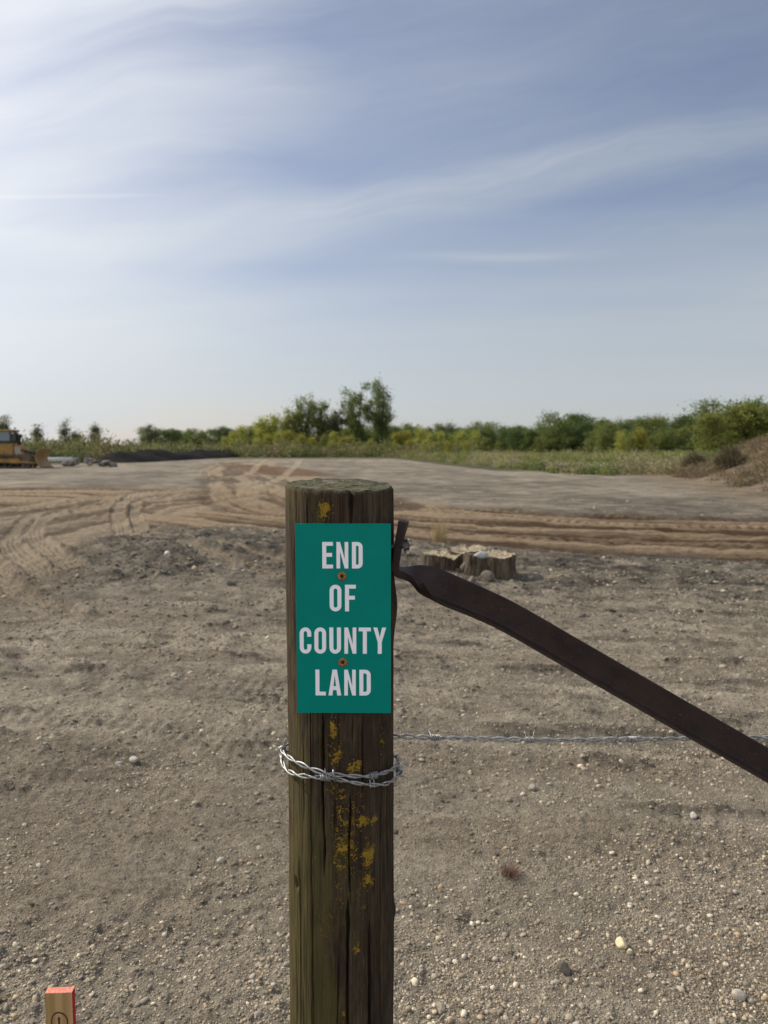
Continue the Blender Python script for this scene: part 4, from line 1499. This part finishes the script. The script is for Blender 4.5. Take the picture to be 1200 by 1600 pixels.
def sign_paint():
    m_, t = material('green_sheeting', (0, .135, .095), .42, 0, .10)
    oc = t.node('ShaderNodeTexCoord').outputs['Object']
    f = t.ss(t.noise(oc, 24, 5, .6), .4, .75)
    t.put(t.b.inputs['Base Color'], t.mix(f, (.0, .215, .172), (.0, .232, .188)))
    sc_ = t.ss(t.noise(t.scale(oc, (30, 1, 210)), 1.0, 4, .7), .60, .72)
    t.put(t.b.inputs['Roughness'], t.m('MULTIPLY_ADD', sc_, .15, .40))
    return m_


def rrect(x0, x1, z0, z1, r, n=5):
    pts = []
    for (cx, cz, a0) in ((x1 - r, z1 - r, 0), (x0 + r, z1 - r, 90), (x0 + r, z0 + r, 180), (x1 - r, z0 + r, 270)):
        for k in range(n + 1):
            a = R(a0 + 90 * k / n)
            pts.append((cx + r * math.cos(a), cz + r * math.sin(a)))
    return pts


mb = MB()
mb.prism(rrect(-SW / 2, SW / 2, -SH / 2, SH / 2, .0012), 'y', 0, .0016)
mb.build('panel', sign_paint(), signo)
KV = SH / 1205.0
KZ = SW / 604.0                  # metres per unit of the measured lettering


def letters(word):
    """word: list of (letter, x0, x1); returns an MB of thin raised shapes, z from 0 to 1 cap"""


LET, t_ = material('white_lettering', (.91, .90, .95), .4, 0, .3)
TH = .0005


def glyph(mb, ch, x0, x1, zt, zb, sw=25.5):
    def add(poly):                      # polygon in sign units, y down
        pts = [((px - 302) * KZ, (602.5 - py) * KV) for px, py in poly]
        ar = sum(pts[i][0] * pts[(i + 1) % len(pts)][1] - pts[(i + 1) % len(pts)][0] * pts[i][1] for i in range(len(pts)))
        if ar < 0: pts = pts[::-1]
        mb.prism(pts, 'y', -TH, -.00002)
    def rect(a, b, c, d): add([(a, c), (b, c), (b, d), (a, d)])
    def ring(a0, a1, cx0, cx1, t0, b0, open_=False, square_left=False):
        """strip between an outer and an inner rounded outline from angle a0 to a1"""
        W, H = (cx1 - cx0) / 2, (b0 - t0) / 2
        ro = W * .98
        ri = max(W - sw, 1) * .98
        mx, mz = (cx0 + cx1) / 2, (t0 + b0) / 2
        def outline(w_, h_, r_):
            o_ = []
            for (sx, sz, a_) in ((1, -1, 270), (1, 1, 0), (-1, 1, 90), (-1, -1, 180)):
                for k in range(9):
                    a = R(a_ + 90 * k / 8)
                    r2 = .01 if (square_left and sx < 0) else r_
                    o_.append((mx + sx * (w_ - r2) + r2 * math.cos(a), mz + sz * (h_ - r2) + r2 * math.sin(a)))
            return o_
        oo, ii = outline(W, H, ro), outline(W - sw, H - sw * .93, ri)
        n = len(oo)
        i0, i1 = a0, a1
        rng_ = list(range(i0, i1))
        vs, fs = [], []
        for k in range(n):
            for (px, py) in (oo[k], ii[k]):
                X, Z = (px - 302) * KZ, (602.5 - py) * KV
                vs += [(X, -TH, Z), (X, -.00002, Z)]
        for k in rng_:
            k, k2 = k % n, (k + 1) % n
            fs += [(4 * k, 4 * k2, 4 * k2 + 2, 4 * k + 2), (4 * k, 4 * k + 1, 4 * k2 + 1, 4 * k2), (4 * k + 2, 4 * k2 + 2, 4 * k2 + 3, 4 * k + 3)]
        for k in ([i0 % n, i1 % n] if i1 - i0 < n else []):
            fs.append((4 * k, 4 * k + 2, 4 * k + 3, 4 * k + 1))
        mb.add(vs, fs)
    h = zb - zt
    if ch in 'EF':
        rect(x0, x0 + sw, zt, zb)
        rect(x0 + sw, x1, zt, zt + sw * .93)
        m0 = zt + h * .415
        rect(x0 + sw, x1 - 6, m0, m0 + sw * .93)
        if ch == 'E': rect(x0 + sw, x1, zb - sw * .93, zb)
    elif ch == 'L':
        rect(x0, x0 + sw, zt, zb); rect(x0 + sw, x1, zb - sw * .93, zb)
    elif ch == 'T':
        m_ = (x0 + x1) / 2
        rect(x0, x1, zt, zt + sw * .93); rect(m_ - sw / 2, m_ + sw / 2, zt + sw * .93, zb)
    elif ch == 'N':
        rect(x0, x0 + sw * .9, zt, zb); rect(x1 - sw * .9, x1, zt, zb)
        add([(x0 + sw * .9, zt), (x1 - sw * .9, zb - h * .36), (x1 - sw * .9, zb), (x0 + sw * .9, zt + h * .36)])
    elif ch == 'O':
        ring(0, 36, x0, x1, zt, zb)
    elif ch == 'D':
        ring(0, 36, x0, x1, zt, zb, square_left=True)
    elif ch == 'U':
        # straight arms and a rounded foot
        r0 = zb - (x1 - x0) / 2 - 2
        rect(x0, x0 + sw, zt, r0 - .0); rect(x1 - sw, x1, zt, r0)
        W = (x1 - x0) / 2; mx = (x0 + x1) / 2
        n = 20
        outer = [(mx + W * math.cos(R(180 * k / n)), r0 + (zb - r0) * math.sin(R(180 * k / n))) for k in range(n + 1)]
        inner = [(mx + (W - sw) * math.cos(R(180 * k / n)), r0 + (zb - r0 - sw * .93) * math.sin(R(180 * k / n))) for k in range(n + 1)]
        for k in range(n): add([outer[k], outer[k + 1], inner[k + 1], inner[k]])
    elif ch == 'C':
        W = (x1 - x0) / 2; mx = (x0 + x1) / 2; n = 18
        for up in (1, -1):
            r0 = zt + W + 2 if up > 0 else zb - W - 2
            e = zt if up > 0 else zb
            he = abs(r0 - e)
            outer = [(mx + W * math.cos(R(180 * k / n)), r0 - up * he * math.sin(R(180 * k / n))) for k in range(n + 1)]
            inner = [(mx + (W - sw) * math.cos(R(180 * k / n)), r0 - up * (he - sw * .93) * math.sin(R(180 * k / n))) for k in range(n + 1)]
            for k in range(n): add([outer[k], outer[k + 1], inner[k + 1], inner[k]])
            rect(x1 - sw, x1, r0, r0 + up * 20) if up > 0 else rect(x1 - sw, x1, r0 - 20, r0)
        rect(x0, x0 + sw, zt + W + 2, zb - W - 2)
    elif ch == 'A':
        m_ = (x0 + x1) / 2; th = sw * .56
        add([(m_ - th, zt), (m_, zt), (m_, zt + h * .22), (x0 + sw, zb), (x0, zb)])
        add([(m_, zt), (m_ + th, zt), (x1, zb), (x1 - sw, zb), (m_, zt + h * .22)])
        f0, f1_ = .64, .79
        def inx(t): # inner edge of the left leg at height share t
            k = (t - .22) / .78
            return m_ + (x0 + sw - m_) * k
        add([(inx(f0), zt + h * f0), (2 * m_ - inx(f0), zt + h * f0), (2 * m_ - inx(f1_), zt + h * f1_), (inx(f1_), zt + h * f1_)])
    elif ch == 'Y':
        m_ = (x0 + x1) / 2; j_ = zt + h * .56
        add([(x0, zt), (x0 + sw * 1.02, zt), (m_, zt + h * .37), (x1 - sw * 1.02, zt), (x1, zt), (m_ + sw / 2, j_), (m_ - sw / 2, j_)])
        rect(m_ - sw / 2, m_ + sw / 2, j_, zb)


WORDS = ((('E', 415, 483), ('N', 505, 580), ('D', 603, 671), 460, 626),
         (('O', 460, 535), ('F', 558, 627), 729, 897),
         (('C', 267, 341), ('O', 361, 436), ('U', 457, 531), ('N', 553, 629), ('T', 645, 722), ('Y', 738, 820), 1000, 1167),
         (('L', 366, 432), ('A', 449, 531), ('N', 551, 625), ('D', 648, 721), 1270, 1436))
for wd_ in WORDS:
    mb = MB()
    zt, zb = wd_[-2] - 345, wd_[-1] - 345
    for (ch, x0, x1) in wd_[:-2]:
        glyph(mb, ch, x0 - 246, x1 - 246, zt, zb)
    mb.build('lettering', LET, signo)
SCREW = worn('rusty_screw', (.40, .22, .07), (.20, .09, .03), 240, .5, .35, bump=.0006)
DARKM, t_ = material('dark_recess', (.012, .008, .006), .8)
for (sx, sy) in ((540, 675), (542, 1222)):
    X, Z = (sx - 246 - 302) * KZ, (602.5 - (sy - 345)) * KV
    mb = MB()
    n = 24
    ringz = [(.0072, -.0001), (.0072, -.0012), (.0062, -.0021), (.0050, -.0024), (.0030, -.0022), (.0028, -.0012)]
    vs, fs = [], []
    for (r_, y_) in ringz:
        for k in range(n):
            a = 2 * math.pi * k / n
            star = 1.0 if r_ > .004 else (1 + .22 * math.cos(6 * a))
            vs.append((X + r_ * star * math.cos(a), y_, Z + r_ * star * math.sin(a)))
    for i in range(len(ringz) - 1):
        for k in range(n):
            fs.append((i * n + k, (i + 1) * n + k, (i + 1) * n + (k + 1) % n, i * n + (k + 1) % n))
    mb.add(vs, fs)
    so = mb.build('screw', SCREW, signo, True)
    m2 = MB()
    m2.prism([(X + .0029 * (1 + .22 * math.cos(6 * R(15 * k))) * math.cos(R(15 * k)), Z + .0029 * (1 + .22 * math.cos(6 * R(15 * k))) * math.sin(R(15 * k))) for k in range(24)], 'y', -.0013, -.0009)
    m2.build('drive_recess', DARKM, so)
    # burrs of swarf pushed up round the head
    m2 = MB()
    rg = random.Random(sy)
    for k in range(5):
        a = rg.uniform(0, 6.28)
        p0 = Vector((X + .0070 * math.cos(a), -.0006, Z + .0070 * math.sin(a)))
        p1 = p0 + Vector((math.cos(a) * rg.uniform(.001, .0026), -.0012, math.sin(a) * rg.uniform(.001, .0026)))
        m2.tube([p0, p1], [.0006, .0003], 5)
    m2.build('burr', SCREW, so)
tag(signo, 'green rectangular sign reading END OF COUNTY LAND screwed to the post', 'sign')

# ------------------------------------------------------------------ steel brace
def rust_mat():
    m_, t = material('rusty_steel', (.04, .022, .018), .7, .05, .32)
    oc = t.node('ShaderNodeTexCoord').outputs['Object']
    a = t.noise(oc, 26, 6, .65)
    b = t.noise(oc, 260, 5, .7)
    d_ = t.noise(oc, 8, 3, .5)
    c = t.mix(t.ss(a, .35, .68), (.019, .012, .011), (.037, .021, .017))
    c = t.mix(t.m('MULTIPLY', t.ss(b, .54, .70), .45), c, (.060, .029, .019))
    c = t.mix(t.m('MULTIPLY', t.ss(d_, .56, .7), .45), c, (.048, .024, .016))
    c = t.mix(t.ss(t.noise(oc, 420, 2, .5), .73, .78), c, (.34, .30, .27))
    t.put(t.b.inputs['Base Color'], c)
    t.put(t.b.inputs['Roughness'], t.m('MULTIPLY_ADD', a, .25, .48))
    t.put(t.b.inputs['Normal'], t.bump(t.m('ADD', b, t.m('MULTIPLY', a, .6)), .45, .0012))
    return m_


RUST = rust_mat()
BR = empty('steel_brace', (PX + PR, PD - .03, P(620, 890, 1.3).z))
O = Vector(BR.location)
# stations: image point of the strap's centre line, distance, width direction, half width, flange length, fold thickness
yv = Vector((0, 1, 0))
stn = []
def addst(px, py, D, wv, hw, fl, th): stn.append((P(px, py, D), Vector(wv).normalized(), hw, fl, th))
Dp = PD - .035
addst(631, 814, Dp, (.16, 1, 0), .021, 0, .0135)
addst(627, 833, Dp, (.12, 1, 0), .022, 0, .0130)
addst(622.5, 853, Dp, (.08, 1, 0), .022, 0, .0125)
addst(619.5, 873, Dp, (.06, 1, 0), .022, 0, .0125)
addst(618, 885, Dp, (.05, 1, 0), .022, 0, .0125)
addst(621, 892.5, Dp, (.05, 1, 0), .022, 0, .0125)
addst(630, 895.5, Dp, (.05, 1, .02), .022, 0, .0130)
addst(641, 897, Dp, (.03, .98, .2), .0235, .000, .0125)
addst(652, 900, Dp, (.10, .84, .53), .0250, .003, .0100)
addst(663, 905, Dp, (.22, .55, .80), .0262, .018, .0075)
addst(678, 911.5, Dp, (.34, .20, .92), .0270, .022, .0060)
addst(700, 921, Dp, (.42, -.05, .90), .0270, .021, .0055)
addst(722, 930, Dp, (.45, -.09, .89), .0268, .020, .0052)
addst(750, 942, Dp, (.47, -.10, .88), .0262, .0180, .0052)
addst(800, 966, Dp, (.49, -.09, .86), .0258, .0210, .0052)
addst(900, 1023.5, Dp, (.50, -.08, .86), .0258, .0210, .0052)
addst(1050, 1109.5, Dp, (.50, -.08, .86), .0258, .0210, .0052)
addst(1200, 1195, Dp, (.50, -.08, .86), .0258, .0210, .0052)
# carry on straight to the ground
pA, pB = stn[-2][0], stn[-1][0]
dv = (pB - pA).normalized()
L = (pB.z + .12) / -dv.z
stn.append((pB + dv * L * .5, stn[-1][1], .0258, .0210, .0052))
stn.append((pB + dv * L, stn[-1][1], .0258, .0210, .0052))


def brace_mesh():
    # densify with linear-smooth interpolation
    st2 = []
    for i in range(len(stn) - 1):
        n = 7
        p0 = stn[max(i - 1, 0)]; p1 = stn[i]; p2 = stn[i + 1]; p3 = stn[min(i + 2, len(stn) - 1)]
        for k in range(n):
            t = k / n
            def cr(a, b, c, d): return 0.5 * (2 * b + (c - a) * t + (2 * a - 5 * b + 4 * c - d) * t * t + (3 * b - a - 3 * c + d) * t ** 3)
            far = (p2[0] - p1[0]).length > .3
            c_ = p1[0].lerp(p2[0], t) if far or i == 0 else cr(p0[0], p1[0], p2[0], p3[0])
            st2.append((c_, p1[1].lerp(p2[1], t), *(p1[q_] + (p2[q_] - p1[q_]) * t for q_ in (2, 3, 4))))
    st2.append(stn[-1])
    vs, fs = [], []
    m_ = None
    for i, (c_, wv, hw, fl, th) in enumerate(st2):
        tg = (st2[min(i + 1, len(st2) - 1)][0] - st2[max(i - 1, 0)][0]).normalized()
        wv = (wv - tg * wv.dot(tg)).normalized()
        nv = wv.cross(tg)            # points away from the viewer once the strap faces the camera
        if i == 0: nv0 = nv
        # outline: web from -hw to +hw along wv, thickness th; flange along -nv side at the lower edge
        t2 = th / 2
        fr = .0012
        prof = [(hw - fr, t2), (hw, t2 - fr), (hw, -t2 + fr), (hw - fr, -t2),
                (hw * .2, -t2), (-hw + .0075 + .0045, -t2), (-hw + .0075 + .0012, -t2 - min(fl, .0012)), (-hw + .0075, -t2 - min(fl, .0045)),
                (-hw + .0086, -t2 - fl * .90), (-hw + .0078, -t2 - fl), (-hw + .0066, -t2 - fl), (-hw + .0002, -t2 - fl * .45), (-hw, -t2 - fl * .40), (-hw, -t2 * .6), (-hw, t2 - fr), (-hw + fr, t2), (0, t2)]
        m_ = len(prof)
        for (a, b) in prof:
            vs.append(c_ + wv * a + nv * b - O)
    for i in range(len(st2) - 1):
        for k in range(m_):
            fs.append((i * m_ + k, (i + 1) * m_ + k, (i + 1) * m_ + (k + 1) % m_, i * m_ + (k + 1) % m_))
    fs.append(tuple(range(m_)))
    fs.append(tuple(range((len(st2) - 1) * m_, len(st2) * m_))[::-1])
    mb = MB(); mb.add(vs, fs)
    return mb


brace_mesh().build('angle_iron', RUST, BR, True)
bo = BR.children[0]
md = bo.modifiers.new('edges', 'EDGE_SPLIT'); md.split_angle = R(42)
GALV = worn('dull_zinc', (.17, .17, .17), (.09, .085, .08), 90, .5, .8)
nb = P(630.5, 852, Dp) - O
ax = Vector((1, -.10, .22)).normalized()
mb = MB(); mb.tube([nb - ax * .055, nb + ax * .0095], .0055, 10); mb.build('bolt', GALV, BR, True)
mb = MB(); mb.tube([nb - ax * .0005, nb + ax * .0018], .0135, 20); mb.build('washer', GALV, BR)
mb = MB(); mb.tube([nb + ax * .002, nb + ax * .0085], .0098, 6); mb.build('nut', GALV, BR)
tag(BR, 'dark rusty angle iron brace bolted to the post and sloping down to the right', 'brace')

# ------------------------------------------------------------------ barbed wire
WIRE = worn('galvanised_wire', (.44, .445, .45), (.25, .245, .24), 160, .48, .75)
bw_ = empty('barbed_wire', (PX + PR, PD, P(620, 1152, PD).z))
O = Vector(bw_.location)
keyp = []
def zat(py, phi, rr): return P(600, py, PD - rr * math.cos(phi)).z
def wrap(phi_deg, py):
    phi = R(phi_deg)
    s2 = math.sin(phi) ** 2
    rr = PR + .0040 + .0065 * s2 * (1 if math.cos(phi) > -.6 else .3)
    keyp.append(Vector((PX + rr * math.sin(phi), PD - rr * math.cos(phi), zat(py, phi, rr))))
for (px, py, D) in ((2150, 1146, 1.58), (1700, 1148, 1.52), (1350, 1150, 1.46), (1200, 1151.5, 1.435), (1000, 1155, 1.405), (832, 1156, 1.385), (690, 1152.5, 1.365)):
    keyp.append(P(px, py, D))
for (a_, py) in ((115, 1151), (150, 1154), (180, 1156), (215, 1158), (245, 1162), (270, 1170), (290, 1176), (310, 1187), (330, 1199), (348, 1208), (360, 1210.5),
                 (376, 1212.5), (393, 1212.5), (410, 1207), (428, 1200), (446, 1190), (470, 1180), (500, 1176), (540, 1172), (590, 1174), (625, 1176), (640, 1186), (655, 1200), (672, 1209), (692, 1213.5), (711, 1215),
                 (728, 1220), (745, 1225), (764, 1226), (782, 1221), (800, 1212), (815, 1203), (840, 1196), (880, 1192)):
    wrap(a_, py)


def resample(pts, step):
    """Catmull-Rom, then even spacing"""
    out = []
    ext = [2 * pts[0] - pts[1]] + pts + [2 * pts[-1] - pts[-2]]
    for i in range(1, len(ext) - 2):
        a, b, c, d = ext[i - 1:i + 3]
        n = max(4, int((c - b).length / step * 2))
        for k in range(n):
            t = k / n
            out.append(0.5 * (2 * b + (c - a) * t + (2 * a - 5 * b + 4 * c - d) * t * t + (3 * b - a - 3 * c + d) * t ** 3))
    out.append(pts[-1])
    res, acc = [out[0]], 0.0
    for a, b in zip(out[:-1], out[1:]):
        acc += (b - a).length
        if acc >= step:
            res.append(b); acc = 0.0
    return res


path = resample(keyp, .0022)
arc = [0.0]
for a, b in zip(path[:-1], path[1:]): arc.append(arc[-1] + (b - a).length)
frames = []
up = Vector((0, 0, 1))
for i, p_ in enumerate(path):
    t = (path[min(i + 1, len(path) - 1)] - path[max(i - 1, 0)]).normalized()
    a = (up - t * up.dot(t)).normalized()
    frames.append((p_, t, a, t.cross(a)))
def nearest(pt, lo=0, hi=None):
    hi = hi or len(path)
    return min(range(lo, hi), key=lambda i: (path[i] - pt).length)


i_post = nearest(keyp[7])
WR, HR = .00180, .00230
for s in (0, 1):
    pts = []
    for (p_, t, a, b), L_ in zip(frames, arc):
        an = 2 * math.pi * L_ / .058 + math.pi * s + .6 * math.sin(L_ * 9)
        hr = HR * (1 + .22 * math.sin(L_ * 31))
        k_ = 1.25 if L_ < arc[i_post] else 1.0
        pts.append(p_ + (a * math.cos(an) + b * math.sin(an)) * hr * k_ - O)
    mb = MB(); mb.tube(pts, [WR * (1.15 if L_ < arc[i_post] else .95) for L_ in arc], 8); mb.build('strand', WIRE, bw_, True)


i_half = nearest(keyp[26], i_post)
i_b2 = nearest(keyp[33], i_half)
rg = random.Random(12)
def barb(i, seed, tall=1.0):
    p_, t, a, b = frames[i]
    rg_ = random.Random(seed)
    pts = []
    turns, R0 = 2.6, HR + WR + .0009
    n = 46
    ph0 = rg_.uniform(0, 6.28)
    for k in range(n + 1):
        f = k / n
        an = ph0 + 2 * math.pi * turns * f
        pts.append(p_ + t * ((f - .5) * .0075) + (a * math.cos(an) + b * math.sin(an)) * R0 - O)
    def tail(q0, q1, sg):
        d = (q0 - q1).normalized()
        r_ = (q0 + O - p_); r_ = (r_ - t * r_.dot(t)).normalized()
        return [q0 + (d * .75 + r_ * .5) * .005 * tall, q0 + (d * .72 + r_ * .65) * .0140 * tall + t * sg * .002]
    pts = tail(pts[0], pts[1], -1)[::-1] + pts + tail(pts[-1], pts[-2], 1)
    mb = MB(); mb.tube(pts, [.0004] + [.00105] * (len(pts) - 2) + [.0004], 7); mb.build('barb', WIRE, bw_, True)
for k, (px, py, D) in enumerate(((684, 1153, 1.365), (832, 1156, 1.385), (990, 1155, 1.405), (1145, 1152.5, 1.43), (1320, 1150, 1.455), (1500, 1149, 1.48))):
    i = nearest(P(px, py, D), 0, i_post + 30)
    barb(i, 20 + k, 1.0)
    barb(min(i + 3, len(path) - 1), 40 + k, .8)
for k, (px, py, lo) in enumerate(((438, 1174, i_post), (586, 1214, i_post), (505, 1213, i_half), (627, 1203, i_half))):
    Dd = PD if k in (0, 3) else PD - PR
    i = nearest(P(px, py, Dd), lo, i_half if k < 2 else None)
    barb(i, 60 + k, 1.0)
    barb(min(i + 3, len(path) - 1), 80 + k, 1.0)
# the staple that pins both turns to the front
c_ = P(521, 1212, PD - PR - .0085) - O
pts = []
for k in range(17):
    a = math.pi * k / 16
    pts.append(c_ + Vector((.0016 - .006 * math.cos(a) * .25, .012 - .0185 * math.sin(a) ** .6, .0105 * math.cos(a))))
mb = MB(); mb.tube(pts, .0024, 10)
mb.build('staple', worn('staple_steel', (.22, .22, .23), (.15, .14, .14), 200, .4, .8), bw_, True)
tag(bw_, 'galvanised barbed wire looped round the post and stretching to the right', 'barbed wire')

# ------------------------------------------------------------------ survey stake
sk = P(91, 1551, 1.06)
SKZ = sk.z
stake = empty('survey_stake', (sk.x, 1.066, 0.0), R(3.0))
def pine():
    m_, t = material('pine', (.42, .27, .12), .75, 0, .25)
    oc = t.node('ShaderNodeTexCoord').outputs['Object']
    g1 = t.noise(t.scale(oc, (95, 40, 2.2)), 1.0, 4, .5, .5)
    g2 = t.noise(t.scale(oc, (500, 300, 16)), 1.0, 3, .6)
    c = t.mix(t.ss(g1, .38, .62), (.46, .30, .135), (.34, .205, .085))
    c = t.mix(t.m('MULTIPLY', t.ss(g2, .5, .7), .3), c, (.22, .13, .06))
    # red spray on the end and the two edges
    ge = t.node('ShaderNodeNewGeometry')
    sp_ = t.node('ShaderNodeSeparateXYZ'); 
    tcn = t.node('ShaderNodeTexCoord').outputs['Normal']
    t.put(sp_.inputs[0], tcn)
    edge = t.ss(t.m('ABSOLUTE', sp_.outputs[0]), .6, .75)
    topm = t.ss(sp_.outputs[2], .5, .65)
    c = t.mix(edge, c, t.mix(g2, (.52, .030, .040), (.40, .025, .032)))
    c = t.mix(topm, c, t.mix(t.ss(t.noise(oc, 420, 4, .7), .4, .65), (.62, .16, .11), (.66, .32, .24)))
    t.put(t.b.inputs['Base Color'], c)
    t.put(t.b.inputs['Normal'], t.bump(g2, .3, .0008))
    return m_
hw_, ht_ = .0196, .0063
mb = MB()
mb.box(-hw_, hw_, -ht_, ht_, .0, SKZ)
mb.add([(-hw_, -ht_, 0), (hw_, -ht_, 0), (hw_, ht_, 0), (-hw_, ht_, 0), (0, 0, -.28)], [(0, 4, 1), (1, 4, 2), (2, 4, 3), (3, 4, 0)])
mb.build('shaft', pine(), stake, bevel=.0006)
INK, t_ = material('marker_ink', (.045, .022, .012), .6)
mb = MB()
zc, cw, chh = SKZ - .0455, .0122, .0165
n = 48
vs, fs = [], []
for k in range(n):
    a = 2 * math.pi * k / n
    wob = 1 + .03 * math.sin(3 * a + 1)
    for f in (1.0, .87):
        vs += [(cw * wob * f * math.cos(a), -ht_ - .0004, zc + chh * wob * f * math.sin(a)), (cw * wob * f * math.cos(a), -ht_ - .0001, zc + chh * wob * f * math.sin(a))]
for k in range(n):
    k2 = (k + 1) % n
    fs += [(4 * k, 4 * k2, 4 * k2 + 2, 4 * k + 2), (4 * k, 4 * k + 1, 4 * k2 + 1, 4 * k2), (4 * k + 2, 4 * k2 + 2, 4 * k2 + 3, 4 * k + 3)]
mb.add(vs, fs)
mb.prism([(-.0022, zc + .0065), (-.0006, zc + .0085), (.0012, zc + .0075), (.0008, zc - .008), (-.0008, zc - .008)], 'y', -ht_ - .0004, -ht_ - .0001)
mb.build('pen_mark', INK, stake)
tag(stake, 'pine survey stake with red painted end and a circled pen mark', 'stake')
